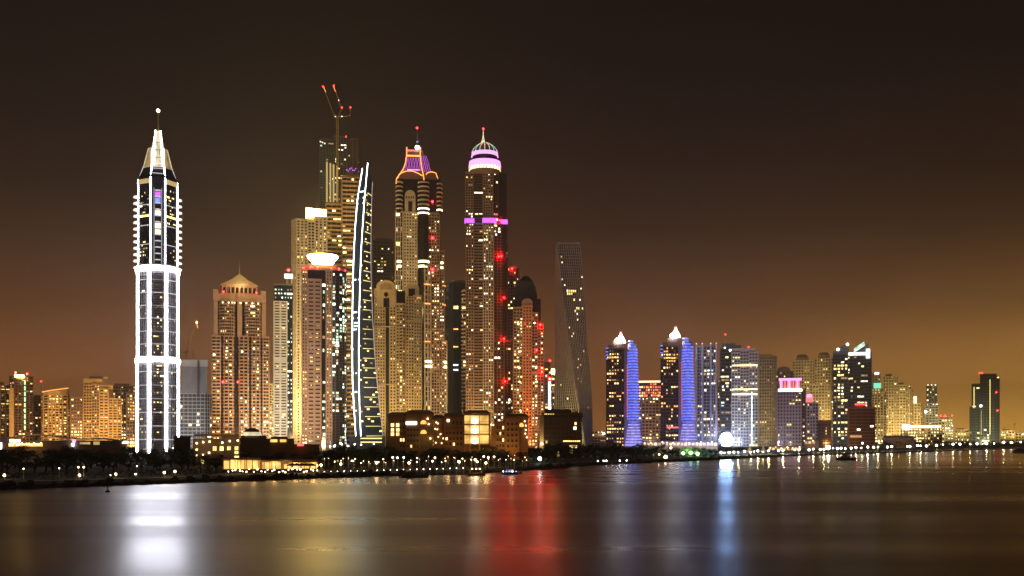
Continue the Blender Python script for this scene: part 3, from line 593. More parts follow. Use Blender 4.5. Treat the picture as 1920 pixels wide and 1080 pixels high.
for x0, x1, y_ in ((703, 742, 612), (761, 790, 600), (703, 742, 720)): t.bx('string_course', x0 - .5, x1 + .5, -5.8, 0, y_, y_ + 2, 'sand')
t.flood(YE, 210, -10, 70, .5); t.flood(OR, 170, 38, 60, .6, 90)
# ---- tower with orange neon crown
t = T('skyscraper', 'skyscraper with a concave crown outlined in orange neon and white-lit ring balconies', 'skyscraper', 788, 1150)
t.part('tower_core', MB().prism(t.P(rect(744, 826, 4, 40)), 0, t.z(335)), 'glass_dark')
block(t, rect(742, 755, -2, 14), 400, frame='cream', body='glass_brown', fh=9, bw=4.3, st=.12, pw=.38, lit=.12, pal='white', parapet=2)
block(t, rect(757, 782, -1, 12), 400, frame='cream', body='glass_brown', fh=6, bw=5, st=.5, pw=.5, lit=.12, pal='warm')
arch(t, 759, 779, 357, 368, 401, -1.5, 8, 'cream'); t.bx('arch_recess', 765.5, 773, -2.2, -1.6, 378, 400, 'glass_dark')
for i in range(4): t.bx('arch_window', 761 + i * 4.4, 763.4 + i * 4.4, -2, -1.6, 369, 373, 'glass_dark')
block(t, rect(804, 824, 2, 30), 400, frame='brown', body='glass_brown', fh=6, bw=5, st=.4, pw=.4, lit=.22, pal='warm')
block(t, rect(824.3, 833, 6, 30), 470, frame='brown', body='glass_brown', fh=6, bw=5, st=.4, pw=.4, lit=.2, pal='warm')
block(t, rect(833.3, 838, 9, 30), 640, frame='cream', body='glass_brown', fh=6, bw=5, st=.4, pw=.4, lit=.2, pal='warm')
for x0, x1, f in ((784, 804, -9), (742.5, 754.5, -6), (819, 829, 0)):
    big = x0 == 784
    t.part('corner_drum', MB().prism(t.P(arc(x0, x1, f, f + 10, 6)), 0 if big else t.z(400), t.z(340)), 'glass_brown')
    for i in range(8 if big else 7):
        y_ = 342 + i * 8.2
        lit_ = y_ > 390
        t.part('ring_balcony', MB().prism(t.P(arc(x0 - 1, x1 + 1, f - 1.5, f + 9, 6)), t.z(y_ + 2.6), t.z(y_)), 'ring_light' if lit_ and x0 != 742.5 else 'cream')
for x0, x1, f in ((784, 805, -9.5), (741.5, 755.5, -4), (821, 834, 4)):
    for y_ in (489, 498): t.part('lit_ring', MB().prism(t.P(arc(x0, x1, f, f + 9, 6)), t.z(y_ + 4.5), t.z(y_)), 'ring_light')
for x0, x1, f in ((790, 810, -9.5), (828, 839, 5)):
    for y_ in (676, 685): t.part('lit_ring', MB().prism(t.P(arc(x0, x1, f, f + 9, 6)), t.z(y_ + 4.5), t.z(y_)), 'ring_light')
for y_ in (533, 569, 640):
    for x0, x1, f in ((788, 808, -9.5), (828, 836, 5)): t.part('lit_ring', MB().prism(t.P(arc(x0, x1, f, f + 9, 6)), t.z(y_ + 2), t.z(y_)), 'neon_orange')
for y_ in (515, 551, 587, 605, 622, 658): t.part('ring_balcony', MB().prism(t.P(arc(787, 807, -9.5, 0, 6)), t.z(y_ + 1.5), t.z(y_)), 'cream')
block(t, arc(785, 808, -8, 2, 6), 500, frame='cream', body='glass_brown', fh=9, bw=4, st=.15, pw=.4, lit=.10, pal='warm', name='bay_core')
t.part('crown_drum', MB().loft([[(x, y, t.z(335)) for x, y in t.P(rect(746, 822, 2, 36))], [(x, y, t.z(322)) for x, y in t.P(rect(751, 812, 4, 32))], [(x, y, t.z(305)) for x, y in t.P(rect(760, 800, 6, 28))], [(x, y, t.z(280)) for x, y in t.P(rect(763, 793, 8, 24))]]), 'umber')
cl = [(743, 346, -3), (743.5, 337, -3), (749, 329, -2), (756, 318, 0), (760.5, 305, 2), (762.5, 290, 4), (762.5, 275, 5)]
cr = [(795, 340, -4), (794, 330, -3), (791, 316, -1), (789, 303, 1), (788, 290, 3), (788.5, 275, 5)]
t.neon('crown_neon', cl, .95, 'neon_orange'); t.neon('crown_neon', cr, .95, 'neon_orange')
t.neon('crown_neon', [(746, 336, -4)] + [(749 + i * 7.2, 331 - 9 * math.sin(math.pi * (i + .6) / 6.6), -5) for i in range(7)], .9, 'neon_orange')
t.neon('crown_neon', [(799, 328, -3)] + [(800 + i * 3.5, 327 - 5.5 * math.sin(math.pi * (i + .8) / 7.5), -2 + i) for i in range(6)] + [(821, 333, 5)], .8, 'neon_orange')
for y_ in (280, 290): t.bx('crown_bar', 763, 788, 3, 4.2, y_, y_ + 3, 'neon_orange' if y_ == 290 else 'rose_light')
for i in range(6):
    t.neon('lattice_bar', [(759 + i * 5, 321, -2), (765 + i * 5, 296, 3)], .24, 'neon_violet'); t.neon('lattice_bar', [(764 + i * 5, 321, -2), (760 + i * 5, 296, 3)], .24, 'neon_violet')
for i in range(4): t.neon('lattice_bar', [(796 + i * 4, 322, 2), (790 + i * 3, 290, 6)], .3, 'neon_violet')
t.bx('lattice_light', 764, 787, -1, 0, 318, 319.6, 'neon_pink')
t.dot('crown_lamp', 782.5, 275, 6, 4.2, 'ball_light'); spire(t, 782.5, 238, 276, 1.2, 'metal'); t.dot('spire_lamp', 782.5, 263, 10, 1.6, 'blue_dot'); t.dot('beacon', 782, 240, 0, 1.6, 'beacon_red')
for y_ in (378, 446, 505): t.dot('beacon', 811, y_, -2, 2.1, 'beacon_red')
t.flood((1, .70, .30), 300, 35, 105, .6, 260)
# ---- dark blue tower
t = T('apartment_tower', 'dark blue-glass tower with pale bowed balconies down its right side', 'tower', 860, 1270)
t.part('tower_body', MB().prism(t.P(arc(833, 888, -10, 18, 8)), 0, t.z(532)), 'glass_blue'); t.part('roof_drum', MB().prism(t.P(arc(836, 884, -6, 16, 8)), t.z(531.8), t.z(526)), 'slate')
block(t, arc(861, 889, -12, 8, 6), 547, frame='cream', body='glass_dark', fh=7.2, bw=9, st=.35, so=1.5, pw=.05, po=.3, lit=.09, pal='warm')
for y_, m_ in ((575, 'lit_yellow'), (578, 'lit_yellow'), (617, 'lit_orange'), (650, 'lit_orange'), (684, 'lit_cool'), (693, 'lit_cool')): t.bx('lit_window', 850, 859, -10.8, -9.6, y_, y_ + 2.4, m_)
t.part('lit_floor', MB().prism(t.P(arc(860.5, 889.5, -12.6, 4, 6)), t.z(580), t.z(575)), 'lit_yellow'); t.flood(YE, 420, 25, 90, .5, 130)
# ---- tallest tower, violet crown
t = T('skyscraper', 'tallest tower with a ribbed dome and bright violet rings at its crown', 'skyscraper', 912, 1200)
t.part('tower_core', MB().prism(t.P(rect(874, 950, 3, 50)), 0, t.z(324)), 'glass_dark')
block(t, rect(873, 887, -2, 12), 326, 414, frame='brown', body='glass_brown', fh=5, bw=4.6, st=.4, pw=.35, lit=.05, pal='white')
block(t, rect(906, 924, -6, 12), 322, 414, frame='brown', body='glass_brown', fh=5, bw=4.6, st=.4, pw=.4, lit=.06, pal='white')
block(t, skew(887.3, 888, 905.7, 1, 0.5), 324, 414, frame='umber', body='glass_dark', fh=5, bw=9, st=.4, pw=.08, lit=.05, pal='white')
block(t, skew(924.3, 925, 947, 3, 8), 324, 414, frame='umber', body='glass_dark', fh=5, bw=5, st=.2, pw=.2, lit=.05, pal='white')
block(t, rect(874, 888, -4, 14), 420, frame='brown', body='glass_brown', fh=5.6, bw=4.6, st=.4, pw=.4, lit=.10, pal='white')
block(t, rect(888.3, 906, 0, 12), 420, frame='brown', body='glass_dark', fh=5.6, bw=9, st=.42, so=.9, pw=.06, lit=.07, pal='white')
block(t, rect(906.3, 925, -8, 14), 420, frame='beige', body='glass_brown', fh=5.6, bw=4.6, st=.35, pw=.45, lit=.14, pal='white')
block(t, skew(925.3, 926, 952, 2, 6), 420, 640, frame='umber', body='glass_dark', fh=5.6, bw=6, st=.3, pw=.22, lit=.05, pal='white')
block(t, skew(925.3, 926, 958, 2, 6), 640, frame='umber', body='glass_dark', fh=5.6, bw=6, st=.3, pw=.25, lit=.08, pal='white')
for x0, x1, f, b in ((871, 889.5, -6.5, 2), (904.5, 931, -11, 2), (938, 952, 2, 10)): t.bx('violet_band', x0, x1, f, b, 411, 419.5, 'neon_violet')
cx, cd = 909, 16
disc(t, 'crown_base', cx, 29.5, 317.5, 326, 'brown', dy=cd); disc(t, 'ring_of_lamps', cx, 30.2, 313, 317.2, 'neon_warm', dy=cd); disc(t, 'violet_ring', cx, 30.8, 300, 311, 'neon_pink', 29.5, dy=cd)
for i in range(14):
    a = math.pi + math.pi * (i + .5) / 14; t.bx('ring_fin', cx + 30.6 * math.cos(a) - .5, cx + 30.6 * math.cos(a) + .5, cd + 30.9 * math.sin(a) - .6, cd + 30.9 * math.sin(a) + .6, 311, 318, 'brown')
disc(t, 'crown_drum', cx, 24, 289, 300, 'glass_blue', dy=cd); disc(t, 'violet_ring', cx, 25.8, 283, 290, 'neon_pink', 24.5, dy=cd)
em('dome_light', (.70, 1, .72), .75, True, .3)
dome = [(24.5, 283), (22.5, 277), (18, 271.5), (11.5, 267), (7, 264)]
t.part('dome', MB().lathe([(r * t.s, t.z(y)) for r, y in dome], 24, t.x(cx), cd * t.s), 'slate')
for i in range(16):
    a = math.pi * 2 * i / 16; t.part('dome_rib', MB().tube([(t.x(cx) + (r + .2) * t.s * math.cos(a), (cd + (r + .2) * math.sin(a)) * t.s, t.z(y)) for r, y in dome], .75 * t.s, 0, 5), 'dome_light')
t.part('dome_tip', MB().lathe([(7.2 * t.s, t.z(268)), (3.6 * t.s, t.z(261)), (1.6 * t.s, t.z(254)), (.9 * t.s, t.z(246)), (.3 * t.s, t.z(237))], 12, t.x(cx - 3), cd * t.s), 'crown_white_glow')
t.dot('beacon', 906, 236.5, cd, 1.2, 'beacon_strong')
for x_, y_ in ((936, 413), (940, 480), (945, 558), (945, 635), (947, 715), (935, 481)): t.dot('beacon', x_, y_, -1, 1.1, 'beacon_strong')
t.flood((1, .76, .40), 260, -60, 150, .6, 330)
# ---- thin dark tower + orange floodlit one
t = T('apartment_tower', 'thin dark tower tucked behind the tallest one, red beacon on top', 'tower', 962, 1330)
block(t, rect(951, 973, 0, 14), 503, frame='umber', body='glass_dark', fh=6, bw=6, st=.35, pw=.3, lit=.14, pal='warm'); t.dot('beacon', 960, 504, -2, 1.5, 'beacon_strong'); t.dot('beacon', 968, 655, -2, 1.4, 'beacon_strong')
t = T('apartment_tower', 'dome-topped tower with an orange floodlit strip and red lamps', 'tower', 990, 1160)
t.part('tower_core', MB().prism(t.P(rect(964, 1014, 2, 26)), 0, t.z(560)), 'glass_dark')
t.part('domed_top', MB().loft([[(x, y, t.z(y_)) for x, y in t.P(rect(986 - w, 986 + w, 10 - w * .45, 10 + w * .55))] for w, y_ in ((22, 575), (21, 552), (18, 538), (13, 526), (7, 519), (3, 516))]), 'glass_dark')
spire(t, 977, 507, 522, .8, 'metal'); t.bx('crest', 975, 997, 4, 12, 545, 548, 'umber')
block(t, rect(963, 980, -2, 10), 578, frame='brown', body='glass_brown', fh=6, bw=6, st=.4, pw=.3, lit=.28, pal='warm', so=.9)
wall('orange_wall', (.50, .22, .09)); block(t, rect(980.3, 997, -6, 10), 575, frame='orange_wall', body='glass_brown', fh=6, bw=5.6, st=.5, pw=.5, lit=.06, pal='orange')
block(t, rect(997.3, 1008, -1, 10), 588, frame='brown', body='glass_dark', fh=6, bw=5, st=.4, pw=.25, lit=.25, pal='warm', so=.9)
block(t, rect(1008.3, 1019, 3, 12), 610, frame='brown', body='glass_brown', fh=6, bw=5, st=.4, pw=.3, lit=.18, pal='warm', so=.9)
arch(t, 978, 999, 560, 570, 577, -5, 8, 'brown')
for x_, y_, m_ in ((993, 606, 'lamp_warm'), (1002, 606, 'lamp_white'), (1013, 609, 'beacon_strong'), (985, 608, 'beacon_strong'), (1006, 657, 'beacon_strong'), (1016, 698, 'beacon_strong'), (974, 660, 'lamp_warm'), (972, 608, 'lamp_warm'),
                   (974, 690, 'lamp_warm'), (1005, 690, 'lamp_warm'), (974, 716, 'lamp_warm'), (1006, 716, 'lamp_warm'), (975, 743, 'lamp_warm'), (1005, 743, 'lamp_warm'), (976, 770, 'lamp_warm')):
    t.dot('facade_lamp' if 'lamp_' in m_ else 'beacon', x_, y_, -5 if x_ < 996 else -2.5, 1.35, m_)
t.flood((1, .40, .10), 480, 0, 90, .6, 150); t.flood((1, .42, .12), 40, 5, 60, .6, 70)
t = T('apartment_tower', 'small dark rooftop tower with a white vertical neon line', 'building', 1028, 1500)
block(t, rect(1015, 1041, 0, 12), 690, frame='slate', body='glass_dark', fh=6, bw=6, st=.35, pw=.25, lit=.15, pal='warm'); t.bx('roof_block', 1018, 1032, 2, 9, 678, 690, 'slate')
t.bx('neon_line', 1029.6, 1031.4, -2.2, -1.2, 716, 800, 'neon_white'); t.bx('roof_light', 1034, 1041, -1.5, 1, 692, 702, 'crown_light'); t.dot('beacon', 1031, 676, 3, 1.3, 'beacon_strong'); t.dot('beacon', 1030, 709, -2, 1.2, 'beacon_strong')
# ---- twisted tower
t = T('skyscraper', 'twisted grey tower turning a quarter turn as it rises', 'skyscraper', 1075, 1300)
NF = 72; ztop = t.z(458); s = t.s
def lerp3(v, a, b, c): return a + (b - a) * v * 2 if v < .5 else b + (c - b) * (v - .5) * 2
def twist(v):                                        # v 0 at the foot, 1 at the top; corner ring
    th = R(lerp3(v, 14, 56, 88)); a = lerp3(v, 57, 44, 46); ex = lerp3(v, 1097, 1066, 1044)
    l = (ex - a * math.cos(th), a * math.sin(th)); r = (ex + a * math.sin(th) * .95, a * math.cos(th)); e = (ex, 0); bk = (l[0] + r[0] - ex, l[1] + r[1])
    return [(t.x(x), y * s) for x, y in (l, e, r, bk)]
t.part('tower_body', MB().loft([[(*p, ztop * k / NF) for p in twist(k / NF)] for k in range(NF + 1)]), 'glass_brown')
fl, li = MB(), MB()
for k in range(NF):
    P = twist((k + .5) / NF)
    for i in range(2):
        p, q = P[i], P[i + 1]; L = math.hypot(q[0] - p[0], q[1] - p[1]); z = ztop * k / NF
        if L < 2: continue
        fl.ebox(p, q, 0, L, -.3, .25 + .01 * i, z, z + .8)
        nb = 11
        for j in range(nb + 1):
            u = min(max(L * j / nb, .4), L - .4); fl.ebox(p, q, u - .6, u + .6, -.3, 1.3 + .01 * i, z + .02, z + ztop / NF)
            if j < nb and random.random() < .02: li.equad(p, q, L * j / nb + .7, L * (j + 1) / nb - .7, .3, z + 1.5, z + 3.4, random.choice((0, 1, 2)))
for (vv, js) in ((.765, (2, 3, 4, 5, 6)), (.75, (2, 3, 4)), (.735, (5,)), (.69, (6, 7)), (.68, (5,))):
    k = int(vv * NF); P = twist((k + .5) / NF); p, q = P[1], P[2]; L = math.hypot(q[0] - p[0], q[1] - p[1])
    for j in js: li.equad(p, q, L * j / 11 + .5, L * (j + 1) / 11 - .5, .95, ztop * k / NF + 1, ztop * k / NF + 3.8, 1)
t.part('facade_frame', fl, 'grey_panel', 'stuff'); t.part('lit_windows', li, LITN, 'stuff')
P = twist(1.0); t.part('crown_screen', MB().ebox(P[1], P[2], 0, math.hypot(P[2][0] - P[1][0], P[2][1] - P[1][1]), -2, 0.3, ztop, ztop + 3), 'grey_panel')
t.flood(GR, 330, -25, 75, .6, 90, 110)
# ---- right-hand group: two violet-lit twins and their neighbours
def twin(label, px, Y, x0, x1, v1, ytop, cap, lamp, base):
    t = T('skyscraper', label, 'skyscraper', px, Y); s = t.s
    block(t, rect(x0, x1, 0, 24), ytop, frame='umber', body='glass_brown', fh=6, bw=5, st=.35, pw=.25, lit=.26, pal='orange')
    t.bx('stepped_top', x0 + 3, x1 - 2, 3, 20, ytop - 9, ytop - .5, 'umber'); t.bx('stepped_top', x0 + 12, x1 - 1, 5, 18, ytop - 17, ytop - 9.3, 'umber')
    a = t.P(rect(cap[0] - 9, cap[0] + 9, 3, 17)); b = t.P(rect(cap[0] - .6, cap[0] + .6, 9, 10))
    t.part('pyramid_cap', MB().loft([[(x, y, t.z(cap[1] + 17)) for x, y in a], [(x, y, t.z(cap[1])) for x, y in b]]), 'cap_white')
    t.dot('cap_beacon', cap[0], cap[1] - 1.5, 9, 1.6, 'beacon_red'); t.dot('roof_lamp', lamp[0], lamp[1], 1, 4.6, 'cap_white')
    for i in range(4): t.bx('corner_light', x0 - .8, x0 + 3.5, -1.4, 0, ytop - 3 + i * 6.5, ytop - 1 + i * 6.5, 'blue_glow')
    t.bx('violet_fin', x1, x1 + 6, -5, 12, ytop - 4, 845, 'lilac_panel')
    for i in range(20): t.bx('fin_lamp', x1 + 5, x1 + 6.6, -6, -5.05, ytop + 30 + i * 5, ytop + 31.8 + i * 5, 'rose_light')
    y = ytop - 16; k = 0
    while y < 838:                                   # bowed balconies; slab material glows in place of violet light washing them
        v = max(0, (y - ytop) / (838 - ytop)); w0 = x1 + 6.2 + (0 if k > 3 else 1.5) - (8 * max(0, v - .72) / .28 if v > .72 else 0)
        w1 = v1[0] + (v1[1] - v1[0]) * max(0, v) ** 1.3; w1 = w1 - max(0, 3 - k) * 3.0
        t.part('lit_balcony', MB().prism(t.P(arc(w0, w1, -9 - 6 * v, 8, 5)), t.z(y + 1.7), t.z(y)), 'blue_glow' if v < .75 else 'balcony_violet_glow')
        y += 5.4; k += 1
    core0 = x1 + 7.5; 
    t.part('balcony_core', MB().prism(t.P(arc(core0, v1[0] - 2, -6, 8, 5)), 0, t.z(ytop - 10)), 'lilac_panel')
    t.part('balcony_core', MB().prism(t.P(arc(core0 - 5, v1[1] - 1.5, -10, 6, 5)), 0, t.z(790)), 'lilac_panel')
    t.flood((.28, .26, 1), 45, 30, 80, .5, 120); t.flood((.4, .34, 1), 30, 40, 60, .5, 50); return t
em('balcony_violet_glow', (.40, .37, 1), 1.5, True, .6)  # emission stands in for violet light on the lower balcony slabs
twin('left one of two towers with violet-lit bowed balconies and a white pyramid cap', 1168, 1650, 1137, 1170, (1196, 1205), 655, (1164, 624), (1158, 638), 0)
t = twin('right one of two towers with violet-lit bowed balconies and a white pyramid cap', 1270, 1650, 1239, 1272, (1300, 1307), 650, (1267, 614), (1261, 629), 0)
t.bx('red_lamp_row', 1250, 1272, -1.5, -.3, 800, 803, 'rose_light')
t = T('apartment_tower', 'brown block with a red and amber lit top floor between the violet twins', 'building', 1219, 1900)
block(t, rect(1197, 1242, 0, 20), 745, frame='rose_panel', body='glass_brown', fh=6, bw=6, st=.45, pw=.3, lit=.16, pal='warm')
block(t, rect(1198, 1240, 1, 18), 718, 744.6, frame='brown', body='glass_brown', fh=5, bw=4, st=.2, pw=.2, lit=.7, pal='red'); t.bx('roof_light', 1197, 1241, -1, 18, 714, 717, 'neon_warm')
t.flood(AM, 190, 0, 110)
t = T('apartment_tower', 'far low building left of the violet twins beside the twisted tower', 'building', 1124, 2400)
block(t, rect(1110, 1136, 0, 10), 808, frame='rose_panel', body='glass_brown', fh=5, bw=5, lit=.2, pal='warm'); t.dot('roof_lamp', 1132, 813, -2, 1.8, 'lamp_cool'); t.flood(OR, 90, 0, 70)
t = T('apartment_tower', 'grey-blue tower with four pale piers right of the violet twins', 'tower', 1325, 1700)
block(t, rect(1306, 1344, 0, 24), 650, frame='grey_panel', body='glass_dark', fh=6, bw=6, st=.3, pw=.2, lit=.2, pal='mix')
for x_ in (1304, 1315, 1331, 1341): t.bx('pier', x_, x_ + 3.5, -3, 2, 645, 850, 'lilac_panel'); t.dot('roof_lamp', x_ + 1.7, 644, 0, 1.0, 'lit_warm')
t.flood(CO, 110, 40, 90, .5, 120)
t = T('apartment_tower', 'low dim block in the gap between the grey-blue and the white-lit tower', 'building', 1352, 1900)
block(t, rect(1340, 1366, 0, 12), 712, frame='brown', body='glass_brown', fh=6, bw=5, lit=.2, pal='warm'); t.flood(AM, 60, 0, 100)
t = T('apartment_tower', 'dark balconied tower with a thin mast, left of the white-lit one', 'tower', 1368, 1750)
block(t, rect(1351, 1376, 0, 20), 655, frame='slate', body='glass_dark', fh=6, bw=8, st=.35, so=1.4, pw=.1, lit=.16, pal='mix'); t.bx('penthouse', 1353, 1379, 3, 16, 643, 654.5, 'slate'); t.bx('roof_block', 1376, 1390, 4, 16, 647, 680, 'slate')
spire(t, 1360, 626, 643, .6, 'metal', 'mast'); t.dot('beacon', 1360, 626, 8, 1, 'beacon_red'); t.dot('roof_lamp', 1359, 652, -1.5, 1.6, 'lit_white'); t.dot('roof_lamp', 1369, 657, -1.5, 1.8, 'lamp_cool'); t.flood(CO, 140, 0, 90, .5, 80)
t = T('apartment_tower', 'tower washed in white and blue light above the bright floodlight', 'tower', 1396, 1650)
block(t, rect(1372, 1388, -3, 20), 662, frame='white_panel', body='glass_dark', fh=6, bw=5.4, st=.4, pw=.35, lit=.14, pal='white')
block(t, rect(1388.3, 1404, -1, 20), 658, frame='white_panel', body='glass_violet', fh=6, bw=5.4, st=.4, pw=.3, lit=.10, pal='white')
block(t, rect(1404.3, 1421, -3, 20), 662, frame='white_panel', body='glass_dark', fh=6, bw=5.4, st=.4, pw=.35, lit=.16, pal='mix')
t.bx('roof_cornice', 1371, 1416, -4.5, 16, 653, 658, 'white_panel')
for y_ in (684, 729, 738): t.bx('lit_floor', 1373, 1420, -4.6, -3.9, y_, y_ + 2.4, 'neon_warm')
t.bx('blue_strip', 1408.5, 1410.5, -5, -4.2, 735, 835, 'lit_cool'); t.dot('beacon', 1404, 651, 0, 1.2, 'beacon_red'); t.flood((.66, .74, 1), 170, -10, 100, .5, 120)
t = T('apartment_tower', 'beige windowed tower between the white-lit and the red-crowned tower', 'tower', 1437, 1800)
block(t, skew(1419, 1447, 1456, 5, 10), 668, frame='beige', body='glass_brown', fh=6, bw=5, st=.5, pw=.5, lit=.05, pal='warm'); t.bx('roof_block', 1421, 1446, 5, 14, 664, 667.5, 'beige'); t.flood(YE, 340, 10, 110)
t = T('apartment_tower', 'dark tower with a cowl roof peeking over the red-crowned tower', 'tower', 1470, 2000)
block(t, rect(1454, 1487, 0, 14), 697, frame='umber', body='glass_dark', fh=6, bw=6, lit=.15, pal='warm'); arch(t, 1457, 1482, 687, 694, 697, 0, 12, 'umber', 'cowl_roof'); t.dot('beacon', 1452, 706, -1, 1.8, 'beacon_red')
t = T('apartment_tower', 'pale tower with a crown of glowing red and white fins', 'tower', 1482, 1550)
block(t, rect(1457, 1502, 0, 24), 735, frame='lilac_panel', body='glass_violet', fh=6.4, bw=5.6, st=.4, pw=.42, lit=.05, pal='warm'); block(t, rect(1502.3, 1510, 3, 24), 732, frame='umber', body='glass_dark', fh=6, bw=6, lit=.1, pal='warm')
t.bx('crown_back', 1462, 1502, 4, 18, 712, 731, 'rose_light'); t.bx('crown_ledge', 1459, 1504, -1.5, 20, 729, 734, 'sign_white'); t.bx('crown_rim', 1460, 1503, 0, 19, 709, 713, 'neon_pink')
for i in range(8): t.bx('crown_fin', 1463 + i * 5.2, 1465.4 + i * 5.2, 1.5, 3.8, 713.3, 728.7, 'neon_pink' if i % 3 == 0 else 'rose_panel')
t.flood((.95, .72, .80), 140, -20, 110, .5, 70); t.flood(YE, 25, 0, 60, .5, 20)
t = T('apartment_tower', 'small tower with a pink lit top beside the red-crowned tower', 'tower', 1521, 1650)
block(t, rect(1508, 1534, 0, 16), 756, frame='lilac_panel', body='glass_dark', fh=6.2, bw=5, st=.4, pw=.35, lit=.12, pal='warm'); t.bx('pink_top', 1511, 1525, 1, 10, 741, 755.5, 'rose_light'); t.bx('top_light', 1513, 1522, -.6, .8, 739, 745, 'neon_pink'); t.flood((1, .75, .6), 90, 0, 90)
def beige(label, px, x0, xc, x1, ytop, Y=2100, fr='sand', lit=.06, dome=True, p=420, pal='warm', col=YE, group=None):
    t = T('apartment_tower', label, 'tower', px, Y)
    block(t, skew(x0, xc, x1, 4, 8), ytop, frame=fr, body='glass_brown', fh=5.6, bw=5, st=.5, pw=.48, lit=lit, pal=pal)
    if dome: t.bx('roof_pavilion', x0 + 6, xc - 2, 5, 13, ytop - 7, ytop - 1, fr); arch(t, x0 + 8, xc - 4, ytop - 12, ytop - 9, ytop - 6.8, 5, 12, 'umber', 'barrel_roof')
    t.flood(col, p, 0, 110); return t
beige('beige tower with a barrel roof directly right of the pink-topped small tower', 1508, 1486, 1518, 1528, 676, lit=.10)
beige('beige tower with a barrel roof left of the tall dark chevron-topped tower', 1550, 1527, 1558, 1568, 672, lit=.10)
beige('plain beige tower set against the left side of the tall dark chevron-topped tower', 1580, 1562, 1588, 1600, 700, 2000, dome=False, p=620)
beige('beige tower in front of the barrel-roofed pair, over the low dark block', 1537, 1518, 1546, 1556, 722, 1950, dome=False, p=520, col=(1, .76, .36))
t = T('skyscraper', 'tall dark glass tower with a white neon chevron and bracket at the top', 'skyscraper', 1600, 1800)
block(t, rect(1562, 1590, 4, 26), 664, frame='slate', body='glass_green', fh=6, bw=6, st=.3, pw=.2, lit=.22, pal='warm'); block(t, skew(1588, 1600, 1634, 8, 4), 662, frame='slate', body='glass_green', fh=5.6, bw=6, st=.35, pw=.1, lit=.09, pal='white')
Pq = t.P(rect(1562, 1592, 5, 22)); t.part('slanted_roof', MB().loft([[(x, y, t.z(663.5)) for x, y in Pq], [(x, y, t.z(658 - 16 * (x / t.s + 38) / 30)) for x, y in Pq]]), 'slate')
Pq = t.P(rect(1601, 1628, 4, 22)); t.part('slanted_roof', MB().loft([[(x, y, t.z(661.5)) for x, y in Pq], [(x, y, t.z(657 - 14 * (x / t.s - 1) / 27)) for x, y in Pq]]), 'slate')
t.part('chevron_light', MB().loft([[(t.x(x), d * t.s, t.z(y)) for x, y in ((1601, 661), (1601, 653), (1620, 641), (1622, 648))] for d in (2.5, 4)]), 'lit_green')
t.bx('bracket_light', 1591, 1630, -1.5, 2, 661, 666, 'sign_white'); t.bx('bracket_light', 1624, 1631, -1.2, 2, 655, 672, 'sign_white')
for x_, y_ in ((1571, 654), (1589, 645)): t.dot('roof_lamp', x_, y_, 3, 2.4, 'lamp_white')
spire(t, 1577, 624, 655, .6, 'metal', 'mast'); spire(t, 1607, 628, 655, .5, 'metal', 'mast'); t.flood((.85, 1, .8), 120, 0, 120)
t = T('office_building', 'squat dark office block with red lamps on its roof', 'building', 1614, 1400)
block(t, rect(1592, 1640, 0, 26), 766, frame='terracotta', body='glass_dark', fh=6.4, bw=12, st=.25, pw=.05, lit=.04, pal='white', so=.7); t.bx('roof_block', 1597, 1624, 4, 20, 760, 764.5, 'umber')
for i in range(5): t.dot('roof_lamp', 1605 + i * 3.6, 758, 1, 1.3, 'beacon_red')
t.flood((1, .35, .08), 120, -45, 40, .5, 30)
t = T('office_building', 'low dark block with a flat overhanging roof near the beige towers', 'building', 1546, 1450)
block(t, rect(1534, 1558, 0, 20), 794, frame='dark_panel', body='glass_dark', fh=6, bw=6, st=.3, pw=.25, lit=.1, pal='warm'); t.bx('roof_slab', 1532, 1560, -2, 21, 788, 793, 'umber')
t = T('apartment_tower', 'yellow-lit tower with a turquoise glowing floor', 'tower', 1649, 2500)
block(t, rect(1634, 1662, 0, 16), 729, frame='sand', body='glass_brown', fh=5, bw=5, st=.45, pw=.45, lit=.2, pal='yellow'); block(t, rect(1635, 1651, 1, 14), 700, 728.6, frame='sand', body='glass_brown', fh=5, bw=5, lit=.1)
t.bx('turquoise_floor', 1638, 1652, -1, 0.6, 718, 728, 'turquoise'); t.bx('roof_light', 1640, 1648, -1, 3, 698, 702, 'sign_white'); t.flood(YE, 600, 0, 120)
for lb, px, a, b, c_, y_, p in (('hazy yellow tower just right of the turquoise-lit one', 1670, 1656, 1676, 1684, 706, 560), ('hazy yellow stepped tower, middle of the receding row', 1692, 1676, 1698, 1707, 722, 560),
                     ('hazy yellow tower at the right end of the receding row', 1702, 1690, 1706, 1713, 730, 520)):
    beige(lb, px, a, b, c_, y_, 2900, lit=.08, p=p, pal='yellow', dome=False).bx('roof_block', a + 4, b - 4, 5, 12, y_ - 5, y_ - 1, 'sand')
t = beige('narrow yellow tower with a glowing white-pink top floor', 1719, 1708, 1726, 1733, 757, 2900, lit=.1, p=620, dome=False); t.bx('lit_top', 1709, 1719, 1, 9, 743, 756, 'neon_warm')
t = T('apartment_tower', 'slender grey-green tower with a notched waist', 'tower', 1747, 3300)
block(t, rect(1737, 1757, 0, 12), 723, 753, frame='grey_panel', body='glass_green', fh=5, bw=5, lit=.1, pal='yellow'); block(t, rect(1739, 1755, 1, 11), 753.3, 756, frame='grey_panel', body='glass_green', lit=0); block(t, rect(1736, 1759, 0, 12), 756.3, frame='white_panel', body='glass_green', fh=5, bw=5, lit=.1, pal='white')
for x_ in (1740, 1747, 1754): t.dot('roof_lamp', x_, 722, 0, 1, 'lit_white')
t.dot('facade_lamp', 1735.5, 772, -2, 2.6, 'lamp_white'); t.flood(YE, 700, 0, 120)
t = T('low_building', 'long low building with a white line of light along its roof', 'building', 1727, 2000)
